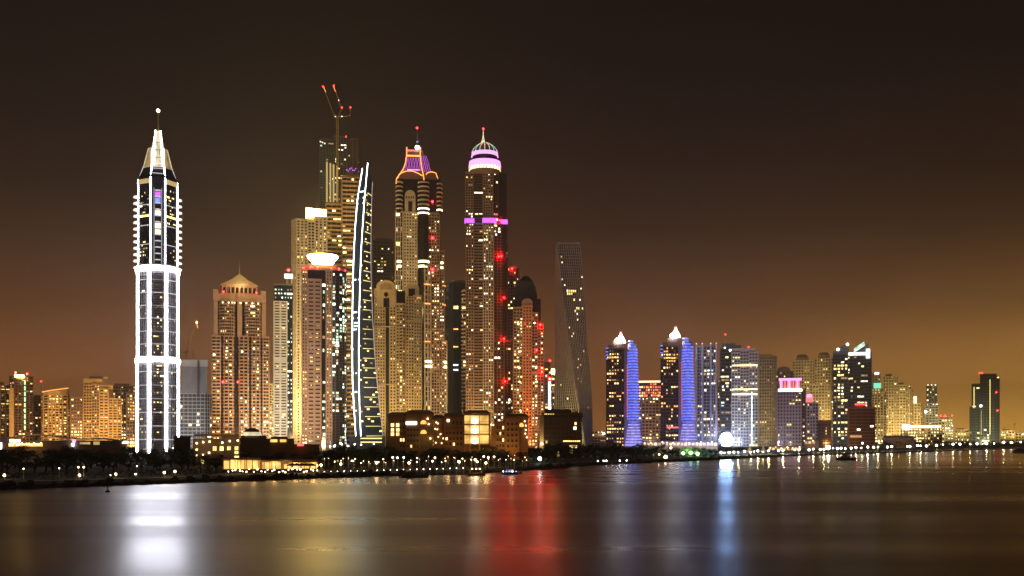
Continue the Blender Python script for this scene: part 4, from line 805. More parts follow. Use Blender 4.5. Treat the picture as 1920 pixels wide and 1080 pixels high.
block(t, rect(1690, 1766, 0, 14), 803, frame='sand', body='glass_brown', fh=6, bw=5, st=.3, pw=.3, lit=.4, pal='yellow'); t.bx('roof_light', 1692, 1764, -1.5, .6, 798, 802, 'sign_white'); t.bx('roof_sign', 1691, 1705, -2, -.5, 796, 804, 'sign_white'); t.flood(YE, 260, 0, 70)
t = T('apartment_tower', 'pale mid-rise with red roof lamps at the end of the long low building', 'building', 1774, 2300)
block(t, rect(1760, 1788, 0, 14), 786, frame='white_panel', body='glass_brown', fh=5, bw=5, lit=.3, pal='warm'); t.bx('roof_block', 1762, 1778, 3, 10, 780, 785.5, 'white_panel')
for x_ in (1764, 1772, 1785): t.dot('beacon', x_, 779, 1, 1, 'beacon_red')
t.flood(YE, 320, 0, 80)
t = T('skyscraper', 'isolated grey glass tower at far right with two yellow light strips', 'skyscraper', 1846, 2600)
block(t, rect(1838, 1868, 0, 22), 702, frame='slate', body='glass_green', fh=5, bw=6, st=.3, pw=.15, lit=.03, pal='yellow'); block(t, rect(1822, 1837.7, 1, 20), 720, frame='slate', body='glass_green', fh=5, bw=6, st=.3, pw=.15, lit=.03, pal='yellow'); block(t, rect(1818, 1821.8, 2, 18), 763, frame='slate', body='glass_green', fh=5, bw=6, st=.3, pw=.15, lit=.03); block(t, rect(1868.2, 1874, 4, 20), 706, frame='slate', body='glass_green', fh=5, bw=6, st=.3, pw=.15, lit=.03)
t.bx('light_strip', 1825.5, 1827, -1.5, .5, 725, 765, 'neon_yellow'); t.bx('light_strip', 1855.5, 1857, -2, -.7, 712, 815, 'neon_yellow'); t.bx('light_strip', 1839.5, 1840.5, -2, -.7, 770, 815, 'gold_panel')
t.dot('facade_lamp', 1839, 761, -2, 2.6, 'sign_white')
for x_, y_, d_ in ((1837, 699, 3), (1841, 699, 3), (1868, 736, -1), (1870, 770, -1)): t.dot('beacon', x_, y_, d_, 1.2, 'beacon_red')
t.flood((1, .92, .5), 700, 0, 110, .35, 60)
for lb, px, a, b, y_ in (('faint low block left of the isolated grey tower', 1803, 1790, 1817, 806), ('faint low block right of the isolated grey tower', 1888, 1876, 1902, 808), ('faint low block at the right edge of the picture', 1914, 1904, 1932, 812)):
    t = T('low_building', lb, 'building', px, 3200); block(t, rect(a, b, 0, 12), y_, frame='sand', body='glass_brown', fh=5, bw=5, lit=.25, pal='yellow'); t.bx('roof_block', a + 3, b - 9, 3, 9, y_ - 3, y_ - .5, 'sand'); t.flood(YE, 420, 0, 70)
crane(1902, 3300, 838, 795, (1908, 790), (1899, 797), 'thin distant crane right of the isolated grey tower', red=False)
crane(1882, 3300, 838, 803, (1890, 798), (1879, 805), 'thin distant crane nearest the isolated grey tower', red=False)
# ================================================================== LOW BUILDINGS ON THE BANK
def point(parent, loc, c, p, r=.5):
    l = bpy.data.lights.new('lamp_light', 'POINT'); l.energy = p; l.color = c; l.shadow_soft_size = r
    return link('lamp_light', l, parent, loc)
def hip(t, x0, x1, f, b, ye, yt, mat, over=2, nm='hipped_roof'):
    yt = max(yt, ye - 6)
    e = t.P(rect(x0 - over, x1 + over, f - over, b + over)); w = (x1 - x0) * .14; m_ = (f + b) / 2
    r = t.P(rect(x0 + w, x1 - w, m_ - 2, m_ + 2)); lo = [(x, y, t.z(ye) - .5) for x, y in e]
    return t.part(nm, MB().loft([lo, [(x, y, t.z(ye)) for x, y in e], [(x, y, t.z(yt)) for x, y in r]]), mat)
def win(t, x0, x1, y0, y1, d, mat, fr='ochre'):
    w = t.bx('window', x0, x1, d - .8, d + .8, y0, y1, mat)
    s = t.s; f = MB(); g = .5
    for a in ((x0 - g, x0, y0 - g, y1 + g), (x1, x1 + g, y0 - g, y1 + g), (x0, x1, y0 - g, y0), (x0, x1, y1, y1 + g), ((x0 + x1) / 2 - .25, (x0 + x1) / 2 + .25, y0, y1)):
        f.box(t.x(a[0]), t.x(a[1]), (d - 1.3) * s, (d - .82) * s, t.z(a[3]), t.z(a[2]))
    t.part('window_frame', f, fr, None, w)
def hotel_windows(t, x0, x1, y0, y1, d, nx, ny, lit):
    wx_, wy_ = (x1 - x0) / nx, (y1 - y0) / ny
    for i in range(nx):
        for j in range(ny):
            a, b = x0 + (i + .25) * wx_, y0 + (j + .25) * wy_
            t.bx('window', a, a + wx_ * .5, d - .25, d + .5, b, b + wy_ * .5, 'lit_warm' if random.random() < lit else 'glass_dark')
            t.bx('window_sill', a - .5, a + wx_ * .5 + .5, d - .9, d - .3, b + wy_ * .5 + .1, b + wy_ * .5 + .8, 'sand')
t = T('hotel_block', 'hotel block with a white lit sign and six warm windows', 'building', 770, 450)
t.bx('wall', 728, 760, 2, 60, 780, 862, 'ochre'); t.bx('wall', 760.2, 788, -2, 60, 776, 862, 'ochre'); t.bx('wall', 788.2, 812, 4, 60, 776, 862, 'ochre')
hip(t, 728, 760, 2, 60, 778, 765, 'terracotta'); hip(t, 760.5, 812, -2, 58, 774, 766, 'terracotta')
for x_ in (733, 743):
    for y_ in (794, 803, 811): win(t, x_, x_ + 5.6, y_, y_ + 6, 1.6, 'lit_warm')
hotel_windows(t, 762, 786, 801, 842, -2, 4, 4, .15); hotel_windows(t, 749, 759, 784, 842, 2, 2, 5, .1); t.bx('lit_sign', 761, 781.5, -4, -2.6, 790.5, 796.5, 'sign_white')
for y_ in (788, 806): arch(t, 788.5, 800, y_, y_ + 5, y_ + 7, 2.2, 3.6, 'shop_light', 'arched_window')
for x_, y_ in ((802, 785), (804, 795), (807, 822)): t.dot('wall_lamp', x_, y_, 2, 1.4, 'lamp_warm')
point(t.o, (t.x(796), -4, t.z(822)), (1, .8, .3), 200)
t = T('hotel_block', 'dark terracotta-roofed hotel wing left of the glowing facade', 'building', 842, 445)
t.bx('wall', 813, 832, 3, 60, 785, 862, 'ochre'); t.bx('wall', 832.2, 869, -2, 60, 782, 862, 'ochre'); hip(t, 813, 832, 3, 58, 783, 774, 'terracotta'); hip(t, 832.5, 869, -2, 58, 780, 764, 'terracotta')
win(t, 838, 842.5, 786, 791, -2.3, 'lit_white')
for i, (x_, y_) in enumerate(((818, 792), (821, 794), (816, 804), (820, 805), (826, 814), (822, 819), (831, 822), (817, 830), (828, 831))): t.dot('wall_lamp', x_, y_, 2, 1.0, 'lamp_warm')
t.bx('string_course', 832, 870, -3, -2.1, 802, 803, 'terracotta'); hotel_windows(t, 834, 868, 807, 838, -2, 5, 3, .2); hotel_windows(t, 846, 868, 786, 800, -2, 3, 1, 0); point(t.o, (t.x(851), -10, t.z(838)), (1, .5, .16), 700)
t = T('hotel_block', 'hotel wing with a brilliantly lit golden facade of stacked balconies', 'building', 896, 440)
t.bx('wall', 870, 920, 4, 60, 776, 862, 'ochre'); hip(t, 872, 918, 4, 58, 774, 766, 'terracotta')
for i in range(3):
    y0 = 779 + i * 18.5
    for j, (a, b) in enumerate(((871, 881), (882, 898), (899.5, 916))):
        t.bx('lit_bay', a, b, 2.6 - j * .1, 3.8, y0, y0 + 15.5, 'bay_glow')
        t.bx('balcony_slab', a - .5, b + .5, -3, 2.4, y0 + 15.7, y0 + 18, 'ochre'); r_ = MB()
        for k in range(6): r_.box(t.x(a + (b - a) * k / 5.01), t.x(a + (b - a) * k / 5.01 + .35), -2.9 * t.s, -2.5 * t.s, t.z(y0 + 15.7), t.z(y0 + 11.5))
        r_.box(t.x(a), t.x(b), -2.9 * t.s, -2.5 * t.s, t.z(y0 + 11.4), t.z(y0 + 10.9)); t.part('railing', r_, 'sand', 'stuff')
for x_ in (881.4, 898.7): t.bx('pier', x_ - .7, x_ + .7, -3.4, 2.2, 777, 850, 'sand')
for y_ in (790, 808, 828): t.dot('facade_lamp', 890, y_, -1, 4.2, 'ball_light')
point(t.o, (t.x(905), -6, t.z(815)), (1, .60, .16), 1500)
t = T('hotel_block', 'orange-lit blank-walled hotel wing right of the glowing facade', 'building', 955, 450)
t.bx('wall', 929, 947, 4, 60, 792, 862, 'ochre'); t.bx('wall', 920.5, 928.8, 6, 60, 800, 862, 'ochre'); t.bx('wall', 947.2, 974, -2, 60, 784, 862, 'ochre'); t.bx('wall', 974.2, 990, 4, 60, 782, 862, 'ochre'); hip(t, 947, 990, -2, 58, 781, 773, 'terracotta'); t.bx('eaves', 929, 948, 2, 60, 790, 791.8, 'terracotta')
hotel_windows(t, 949, 972, 790, 842, -2, 3, 5, .12); hotel_windows(t, 930, 946, 796, 842, 4, 3, 4, .3); arch(t, 973.5, 982, 793, 798, 800, 2.2, 3.6, 'shop_light', 'arched_window')
for x_, y_ in ((921, 796), (925, 797), (984, 790), (986, 798), (986, 806), (985, 813), (988, 820)): t.dot('wall_lamp', x_, y_, 2, 1.1, 'lamp_warm')
point(t.o, (t.x(962), -9, t.z(842)), (1, .45, .14), 1300); point(t.o, (t.x(925), -6, t.z(838)), (1, .6, .2), 1200)
t = T('office_building', 'dark glass low-rise in front of the twisted tower', 'building', 1052, 520)
block(t, rect(1020, 1090, 0, 40), 782, frame='dark_panel', body='glass_dark', fh=9, bw=8, st=.15, pw=.08, so=.25, po=.2, lit=.04, pal='warm', parapet=.6); t.bx('corner_pier', 1012, 1019.6, -2, 30, 778, 862, 'beige'); t.bx('roof_slab', 1016, 1092, -4, 42, 774, 779, 'umber'); t.bx('penthouse', 1022, 1072, 6, 36, 767, 773.6, 'umber')
for x0_, w_, h_ in ((1076, 8, 4), (1086, 3, 6)): t.bx('roof_plant', x0_, x0_ + w_, 10, 20, 774 - h_, 773.8, 'metal')
for i in range(6): t.dot('roof_lamp', 1022 + i * 3.2, 776.5, -4.4, .8, 'lit_warm')
for i in range(9): t.bx('lit_window', 1056 + i * 3.6, 1058.8 + i * 3.6, -.9, -.2, 826, 828.2, 'lit_warm')
t.dot('wall_lamp', 1016, 832, -3, 2.0, 'lamp_warm'); point(t.o, (t.x(1010), -6, t.z(835)), (1, .7, .3), 2500)
# ---- left: mall with a long wavy roof
t = T('shopping_hall', 'long low hall with a wavy pale roof and lit shopfront on the left', 'building', 110, 520)
t.bx('wall', -20, 238, 0, 80, 826, 862, 'umber'); top = [(-30 + i * 12, 817 + 3.2 * math.sin(i * .55) + (max(0, i - 14)) * 1.4) for i in range(23)]
t.part('wavy_roof', MB().loft([[(t.x(x), -6 * t.s, t.z(y + 2.4)) for x, y in top] + [(t.x(x), -6 * t.s, t.z(y)) for x, y in top[::-1]], [(t.x(x), 84 * t.s, t.z(y + 2.4)) for x, y in top] + [(t.x(x), 84 * t.s, t.z(y)) for x, y in top[::-1]]]), 'grey_panel')
t.bx('shopfront', 18, 80, -.8, .6, 831, 837, 'shop_light'); t.bx('lit_sign', 20, 39, -3, -1.2, 824, 829, 'sign_white'); t.bx('lit_sign', 232, 243, -3, -1.2, 827, 831.5, 'sign_white'); t.bx('shopfront', 176, 188, -.8, .6, 828, 834, 'gold_panel'); t.bx('shopfront', 150, 170, -.8, .6, 829, 833, 'lit_dim')
for i in range(14): t.dot('shop_lamp', 20 + i * 4.4, 832.5 + 2 * math.sin(i * 2.3), -2, 1.0, 'lamp_warm')
t.dot('pink_lamp', 139, 827, -3, 3.2, 'neon_pink'); t.dot('white_lamp', 137, 834, -3, 2.6, 'lamp_cool'); t.bx('lit_sign', 0, 6, -3, -1, 830, 842, 'sign_white')
point(t.o, (t.x(60), -8, t.z(834)), (1, .6, .25), 1500)
t = T('plant_house', 'plain black box building in front of the unfinished block', 'building', 341, 380)
t.bx('wall', 326, 357, 0, 30, 820, 870, 'dark_panel'); t.bx('parapet', 325, 358, -1, 31, 817.5, 819.8, 'dark_panel')
t = T('beach_hotel', 'low hotel with scattered yellow windows left of the lit cupola', 'building', 402, 360)
t.bx('wall', 362, 418, 2, 60, 822, 872, 'umber'); t.bx('wall', 418.2, 448, 6, 60, 818, 872, 'umber'); t.bx('roof_slab', 364, 449, 4, 58, 814, 817.8, 'terracotta'); t.bx('stair_tower', 436, 449.5, -2, 5.8, 834, 872, 'umber')
for x_, y_, w_, h_ in ((399, 837, 7, 8), (412, 837, 7, 8), (426, 837, 7, 7), (440, 837, 7, 7), (440, 846, 7, 5), (440, 855, 8, 4), (377, 861, 6, 8)): win(t, x_, x_ + w_, y_, y_ + h_, 1.4 if x_ < 418 else (5.4 if x_ < 436 else -2.6), 'lit_yellow', 'umber')
for x_, y_ in ((369, 831), (381, 829), (393, 828), (369, 843), (369, 854), (381, 853), (392, 849), (417, 830), (431, 827), (446, 826)): t.dot('wall_lamp', x_, y_, 0, 1.6, 'lamp_warm')
point(t.o, (t.x(385), -5, t.z(832)), (1, .6, .25), 500); point(t.o, (t.x(430), -5, t.z(836)), (1, .7, .3), 400)
t = T('beach_hotel', 'dark hotel wing topped by a cupola with a glowing rim', 'building', 500, 350)
t.bx('wall', 450, 504, 0, 70, 821.9, 876, 'dark_panel'); t.bx('wall', 504.2, 552, 3, 70, 822, 876, 'umber'); t.bx('parapet', 452, 500, 4, 68, 816.5, 821.8, 'umber'); t.bx('parapet', 508, 540, 8, 68, 819, 821.8, 'umber'); t.part('cupola_rim', MB().lathe([(19 * t.s, t.z(817)), (16 * t.s, t.z(811)), (14.5 * t.s, t.z(810))], 20, t.x(472), 16 * t.s), 'crown_white_glow'); t.part('cupola', MB().lathe([(14 * t.s, t.z(810)), (12 * t.s, t.z(806)), (7 * t.s, t.z(803.5)), (1 * t.s, t.z(802.5))], 20, t.x(472), 16 * t.s), 'umber')
for x0, x1 in ((507, 520), (525, 537)): t.bx('lit_loggia', x0, x1, -.9, .6, 824, 829, 'shop_light'); t.bx('loggia_sill', x0 - 1, x1 + 1, -2.4, -.2, 829.2, 830.2, 'umber')
t.bx('red_canopy', 558, 570, -3, 4, 831.5, 836.5, 'rose_light'); t.bx('side_wing', 552.2, 600, 6, 60, 833, 876, 'umber')
# ---- glowing waterside restaurant
t = T('restaurant_pavilion', 'brightly lit waterside restaurant pavilion with rows of posts', 'building', 505, 276)
t.bx('back_wall', 418, 488, 12, 16, 858, 880, 'sand'); t.bx('back_wall', 488.3, 596, 8, 12, 862, 880, 'sand')
t.bx('roof_slab', 417, 489, -2, 18, 859.5, 862, 'sand'); t.bx('roof_slab', 489.3, 530, -4, 14, 862.6, 864.6, 'sand'); t.bx('roof_slab', 546, 598, -4, 14, 865, 867, 'ochre')
for i in range(17):
    x_ = 419 + i * 10.8; t.bx('post', x_, x_ + 1.3, -2, -.6, 862.2 if x_ < 486 else 866, 882, 'umber')
for i, (x0, x1, y0) in enumerate(((420, 431, 864), (433, 445, 862), (447, 458, 863), (460, 472, 863), (474, 486, 864), (492, 508, 867), (511, 528, 867), (533, 545, 871), (549, 562, 869), (566, 580, 871), (584, 596, 871))):
    t.bx('lit_bay', x0, x1, 11.4 if x0 < 487 else 7.4, 11.9 if x0 < 487 else 7.9, y0, 879, 'shop_light' if i % 3 else 'bay_glow')
for i in range(26): t.dot('terrace_lamp', 430 + i * 6.6 + random.uniform(-2, 2), 882 + random.uniform(-4, 4), -9 + random.uniform(-4, 4), random.uniform(.9, 1.9), random.choice(('lamp_warm', 'lamp_white', 'lamp_warm')))
for x_ in (440, 475, 515, 555, 590): point(t.o, (t.x(x_), 2 * t.s, t.z(870)), (1, .55, .16), 200)
def parasol(px, Y, label):
    t = T('parasol', label, 'parasol', px, Y); t.part('pole', MB().tube([(0, 0, 0), (0, 0, 2.7)], .04), 'metal')
    t.part('canopy', MB().lathe([(1.6, 2.15), (1.55, 2.25), (.8, 2.65), (.08, 2.9)], 8), 'terracotta')
for i, x_ in enumerate((548, 556, 566, 575, 584)): parasol(x_, 273 - i * .3, 'terracotta parasol on the terrace before the lit restaurant')
for o in S.objects:
    if o.get('category') == 'parasol': o['group'] = 'parasols on the restaurant terrace'
# ================================================================== LAMPS
def lamp(name, label, px, py, Y, r, mat, group=None, power=0, col=None, gz=GZ, spot_up=False):
    z = wz(py, Y); t = T(name, label, 'lamp', px, Y, group, min(gz, z - .6)); h = z - t.base
    t.part('pole', MB().tube([(0, 0, 0), (0, 0, h)], [.10, .06]), 'metal'); t.part('lamp_head', MB().ball((0, 0, h), r * t.s), mat)
    if power and spot_up:
        l = bpy.data.lights.new('lamp_light', 'SPOT'); l.energy = power; l.color = col; l.spot_size = R(130); l.spot_blend = .7; l.shadow_soft_size = .5
        o = link('lamp_light', l, t.o, (0, r * t.s + .3, h)); o.rotation_euler = Vector((0, 10, 4)).to_track_quat('-Z', 'Y').to_euler()
    elif power: point(t.o, (0, -r * t.s - .4, h + .1), col or (1, .7, .32), power)
    return t
for x_, y_, r_, m_, lb in ((8, 891, 2.6, 'lamp_warm', 'bright path lamp at the left edge of the picture'), (149, 891, 2.4, 'lamp_warm', 'bright single path lamp under the pink-lit hall sign'),
        (217, 889, 2.2, 'lamp_warm', 'orange path lamp with a small white one beside it'), (207, 891, 1.1, 'lamp_white', 'small white lamp left of the orange path lamp'), (254, 889, 1.4, 'lamp_white', 'small white lamp under the white-outlined skyscraper'),
        (308, 886, 2.2, 'lamp_warm', 'left one of two yellow globe lamps below the skyscraper'), (328, 884, 2.2, 'lamp_warm', 'right one of two yellow globe lamps below the skyscraper'), (147, 876, 1.5, 'lamp_warm', 'left one of two small lamps among the left trees'),
        (157, 876, 1.6, 'lamp_warm', 'right one of two small lamps among the left trees'), (44, 879, 1.3, 'lamp_warm', 'faint reddish lamp in the left trees'), (111, 878, 1.2, 'lamp_white', 'short white lamp beside a lit palm, left bank'), (257, 874, 1.0, 'lamp_white', 'tiny upright white lamp in the dark trees'),
        (313, 839, 1.1, 'lamp_white', 'left one of two tiny white lamps at the skyscraper foot'), (324, 840, 1.1, 'lamp_white', 'right one of two tiny white lamps at the skyscraper foot')):
    lamp('path_lamp', lb, x_, y_, 232 + x_ * .05 if y_ > 850 else 690, r_, m_, None, 60 if r_ > 2 else 0)
for i, (x_, y_) in enumerate(((594, 835), (606, 834), (619, 837), (628, 835), (641, 833), (652, 836), (665, 833), (677, 834), (701, 832), (569, 848))): lamp('street_lamp', 'white street lamp in the row under the curved blade', x_, y_, 420, 1.4 if i < 9 else 1, 'lamp_white', 'street lamps above the trees')
for x_, y_, lb in ((594, 873, 'left one of a close lamp pair right of the restaurant'), (602, 872, 'right one of a close lamp pair right of the restaurant'), (639, 870, 'glowing globe lamp lighting palms right of the restaurant'), (706, 868, 'glowing globe lamp left of the hotel shore'), (767, 868, 'warm globe lamp among tables below the hotel sign'), (861, 866, 'tall warm lamp below the terracotta hotel'), (891, 862, 'tall warm lamp under the glowing hotel facade'), (911, 868, 'warm cluster lamp right of the lit boat')):
    lamp('garden_lamp', lb, x_, y_, 305, 2.2, 'lamp_warm', None, 160, (1, .6, .22))
for i in range(60):
    x_ = 612 + i * 6.4 + random.uniform(-2, 2); lamp('garden_lamp', 'tiny warm lamp in the string along the middle promenade', x_ + random.uniform(-4, 4), 866 + random.uniform(-8, 4) - i * .08, 322 + random.uniform(-4, 14), random.choice((.4, .5, .7, 1.1, 1.7)), random.choice(('lamp_warm', 'lamp_white', 'lamp_warm')), 'tiny lamps of the middle promenade', 220 if i % 6 == 0 else 0, (1, .55, .2))
for i in range(22): lamp('quay_light', 'small white quay light in the evenly spaced row at the waterline', 608 + i * 12.4, 884.5 - i * .33, 284 + i * .9, random.choice((.45, .55, .7)), 'lamp_cool', 'evenly spaced quay lights', 0, None, .2)
lamp('floodlight_post', 'brilliant white star-like lamp on the dark bank below the dark glass low-rise', 1012, 860, 400, 3.4, 'lamp_cool', None, 700, (.9, .95, 1))
for i, x_ in enumerate((1121, 1132, 1137, 1162, 1175)): lamp('quay_light', 'faint white lamp on the dark shore left of the green-lit trees', x_, 864.5 - i * .3, 440, 1.1, 'lamp_cool', 'faint lamps on the dark shore')
lamp('beach_lamp', 'large orange lamp left of the green-lit trees', 1248, 857, 520, 3.4, 'lamp_warm', None, 500); lamp('beach_lamp', 'warm lamp high left of the green-lit trees', 1258, 840, 560, 2.0, 'lamp_warm', None, 200)
for x_, y_, lb in ((1281, 850, 'left of three green floodlights under the trees'), (1295, 849, 'middle one of three green floodlights under the trees'), (1308, 851, 'right one of three green floodlights under the trees')):
    lamp('green_floodlight', lb, x_, y_, 560, 3.0, 'lamp_green', None, 22000, (.4, 1, .3), spot_up=True)
def ly(x): return 847 - (x - 1400) * (18 / 516)
def sd(x): return 10 * F / max(8, (859 - (x - 1400) * (17.5 / 520)) - HY)
lx = [1352, 1358, 1367, 1376, 1384, 1396, 1407, 1414, 1421, 1430, 1441, 1460, 1468, 1490, 1498, 1517, 1525, 1538, 1545, 1562, 1570, 1577, 1585, 1596, 1605, 1615, 1627, 1638, 1646, 1664, 1672, 1701, 1706, 1720, 1726, 1737, 1756, 1768, 1787, 1800, 1819, 1832, 1850, 1864, 1882, 1896, 1914]
for i, x_ in enumerate(lx):
    big = i % 3 != 1; lamp('beach_lamp', 'warm white lamp in the long row along the right-hand beach', x_, ly(x_) + random.uniform(-1, 1), sd(x_) + 60, 2.0 if big else 1.3, 'lamp_white', 'lamps along the right-hand beach', 4200 if i % 2 == 0 else 0, (1, .78, .36))
lamp('beach_lamp', 'brightest pale green-white lamp on the beach below the low dark block', 1553, 839, 760, 4.2, 'lamp_white', None, 4000, (.9, 1, .6)); lamp('beach_lamp', 'small green lamp below the squat dark office block', 1617, 831, 800, 1.8, 'lamp_green', None, 300, (.4, 1, .3))
t = T('floodlight_mast', 'huge blue-white floodlight bank blazing over the beach', 'floodlight', 1362, 820)
for x_ in (1353, 1372): t.bx('mast_leg', x_ - .8, x_ + .8, 0, 1.6, 816, 850, 'metal')
t.part('frame', MB().loft([[(t.x(1362) + 14 * t.s * math.cos(a), d, t.z(824) + 14 * t.s * math.sin(a)) for a in [k * math.pi / 12 for k in range(24)]] for d in (.6, 1.4)]), 'dark_panel')
for i in range(-2, 3):
    for j in range(-2, 3):
        u, v = 5.2 * (i + (j % 2) * .5), 4.6 * j
        if u * u + v * v > 145: continue
        t.part('floodlamp', MB().loft([[(t.x(1362 + u) + r * t.s * math.cos(a), d, t.z(824 + v) + r * t.s * math.sin(a)) for a in [k * math.pi / 6 for k in range(12)]] for d, r in ((-.5, 2.3), (-.1, 2.3), (.55, 1.2))]), 'flood_face')
l = bpy.data.lights.new('flood_beam', 'SPOT'); l.energy = 800000; l.color = (.36, .52, 1); l.spot_size = R(150); l.spot_blend = .8; l.shadow_soft_size = 4
o = link('flood_beam', l, t.o, (0, 6, t.z(824))); o.rotation_euler = Vector((10, 100, 25)).to_track_quat('-Z', 'Y').to_euler()
for x_, lb in ((1236, 'pale pointed tent with a lamp left of the green-lit trees'), (1406, 'glowing pointed tent at the left end of the beach lamps'), (1431, 'small pointed tent among the beach lamps')):
    t = T('beach_tent', lb, 'tent', x_, sd(x_) + 50 if x_ > 1300 else 540); r = 3.2
    t.part('canopy', MB().loft([[(a * r, b * r, 2.2) for a, b in ((-1, -1), (1, -1), (1, 1), (-1, 1))], [(a * r * .4, b * r * .4, 3.3) for a, b in ((-1, -1), (1, -1), (1, 1), (-1, 1))], [(a * .1, b * .1, 5.4) for a, b in ((-1, -1), (1, -1), (1, 1), (-1, 1))]]), 'white_panel')
    for a, b in ((-1, -1), (1, -1), (1, 1), (-1, 1)): t.part('post', MB().tube([(a * r * .95, b * r * .95, 0), (a * r * .95, b * r * .95, 2.2)], .08), 'metal')
    t.part('lamp', MB().ball((0, 0, 1.9), .45), 'lamp_warm'); point(t.o, (0, -1, 1.7), (1, .75, .35), 600)
for x0, x1, y_, Y, lb in ((1205, 1345, 829, 900, 'long low terrace lit amber behind the green-lit trees'), (1440, 1505, 838, 1000, 'low amber-lit beach restaurant under the red-crowned tower'), (1655, 1715, 822, 1050, 'low dark beach club with a barrel roof below the yellow towers'), (1508, 1535, 826, 1000, 'small lit cafe under the pink-topped tower')):
    t = T('beach_building', lb, 'building', (x0 + x1) / 2, Y); t.bx('wall', x0, x1, 0, 20, y_, y_ + 18, 'ochre'); t.bx('roof_slab', x0 - 2, x1 + 2, -4, 22, y_ - 2, y_ - .2, 'umber')
    n_ = int((x1 - x0) / 7)
    for i in range(n_):
        if Y != 1050: t.bx('lit_bay', x0 + 1 + i * 7, x0 + 6 + i * 7, -.7, .5, y_ + 1.5, y_ + 6, ('lit_dim', 'bay_glow', 'lit_dim', 'lit_orange')[i % 4])
    if Y != 1050:
        for i in range(n_):
            if (i * 7) % 3 != 1: t.dot('eaves_lamp', x0 + 2 + i * 7 + random.uniform(-2, 3), y_ + random.uniform(-.5, 3), -5, random.uniform(.5, 1.2), 'lamp_warm')
    else: arch(t, x0, x1, y_ - 6, y_ - 3, y_ - 1.8, 0, 20, 'terracotta', 'barrel_roof')
    point(t.o, (0, -8, 4), (1, .65, .25), 900)
# ================================================================== BOATS, BUOYS, ISLET
def hull(t, L, B, D, mat, bow=1):
    secs = []
    for u in (-1, -.6, 0, .5, .85, 1):
        w = B / 2 * (1 - max(0, u * bow) ** 2.2 * .96) * (.85 if u * bow < -.9 else 1); sh = .25 * D * u * u
        secs.append([(u * L / 2, -w, D + sh), (u * L / 2, -w * .75, .15), (u * L / 2, 0, -.2), (u * L / 2, w * .75, .15), (u * L / 2, w, D + sh)])
    return t.part('hull', MB().loft(secs), mat)
t = T('water_taxi', 'small boat with an orange-lit canopy at the foot of the glowing hotel', 'boat', 893, 293, None, 0); hull(t, 5.2, 1.9, .7, 'ochre')
t.part('canopy', MB().box(-1.9, 1.6, -.95, .95, 2.25, 2.4), 'terracotta')
for a in (-1.8, 1.5):
    for b in (-.85, .85): t.part('post', MB().tube([(a, b, .6), (a, b, 2.25)], .05), 'metal')
for a in (-1.2, 0, 1): t.part('lamp', MB().ball((a, -.7, 2.0), .2), 'lamp_warm')
point(t.o, (0, -.4, 1.7), (1, .5, .15), 160)
t = T('water_taxi', 'small boat with blue and white lights right of the orange-lit boat', 'boat', 956, 303, None, 0); hull(t, 4.8, 1.8, .7, 'dark_panel', -1); t.part('cabin', MB().box(-1.2, 1.1, -.7, .7, .7, 1.6), 'white_panel')
for a, m_ in ((-2, 'lamp_cool'), (-1.1, 'blue_dot'), (-.2, 'blue_dot'), (.8, 'lamp_cool'), (1.9, 'blue_dot')): t.part('lamp', MB().ball((a, -.9, .95), .14), m_)
t = T('barge', 'low dark moored barge left of the lit boat', 'boat', 778, 280, None, 0); hull(t, 7.5, 2.6, .6, 'dark_panel'); t.part('cabin', MB().box(-2.6, -.6, -.8, .8, .6, 1.5), 'dark_panel')
t = T('motor_yacht', 'dark motor yacht afloat off the right-hand beach', 'boat', 1587, 540, None, 0); hull(t, 10.5, 3.2, 1.2, 'dark_panel'); t.part('cabin', MB().loft([[(-3.2, -1.2, 1.2), (2.2, -1.2, 1.2), (2.2, 1.2, 1.2), (-3.2, 1.2, 1.2)], [(-2.6, -1, 2.4), (1.0, -1, 2.4), (1.0, 1, 2.4), (-2.6, 1, 2.4)]]), 'slate'); t.part('flybridge', MB().box(-1.8, .2, -.8, .8, 2.42, 3.1), 'dark_panel'); t.part('radar_mast', MB().tube([(-1.2, 0, 3.1), (-1.4, 0, 4.4)], .07), 'metal')
for x_, y_, lb in ((976, 888, 'small dark buoy on the red reflection'), (1250, 875, 'small dark buoy off the green-lit trees'), (202, 923, 'small dark buoy near the left bank')):
    Y = 10 * F / (y_ - HY); t = T('buoy', lb, 'buoy', x_, Y, None, 0); t.part('float', MB().lathe([(.1, -.3), (.45, -.1), (.5, .2), (.2, .45)], 10), 'dark_panel'); t.part('top_mark', MB().lathe([(.08, .45), (.06, .9), (.16, .95), (.02, 1.2)], 8), 'dark_panel')
t = T('rock_islet', 'black rocky groyne end at the right edge of the picture', 'rock', 1913, 900, None, -.5); m = MB()
m.loft([[(q * 6.5 * math.cos(a) * random.uniform(.8, 1.15), q * 4 * math.sin(a) * random.uniform(.8, 1.15), h) for a in [k * math.pi / 6 for k in range(12)]] for q, h in ((1.05, 0), (1, 1.2), (.8, 2.6), (.5, 3.9), (.2, 4.6))]); t.part('rock_mass', m, 'rock')
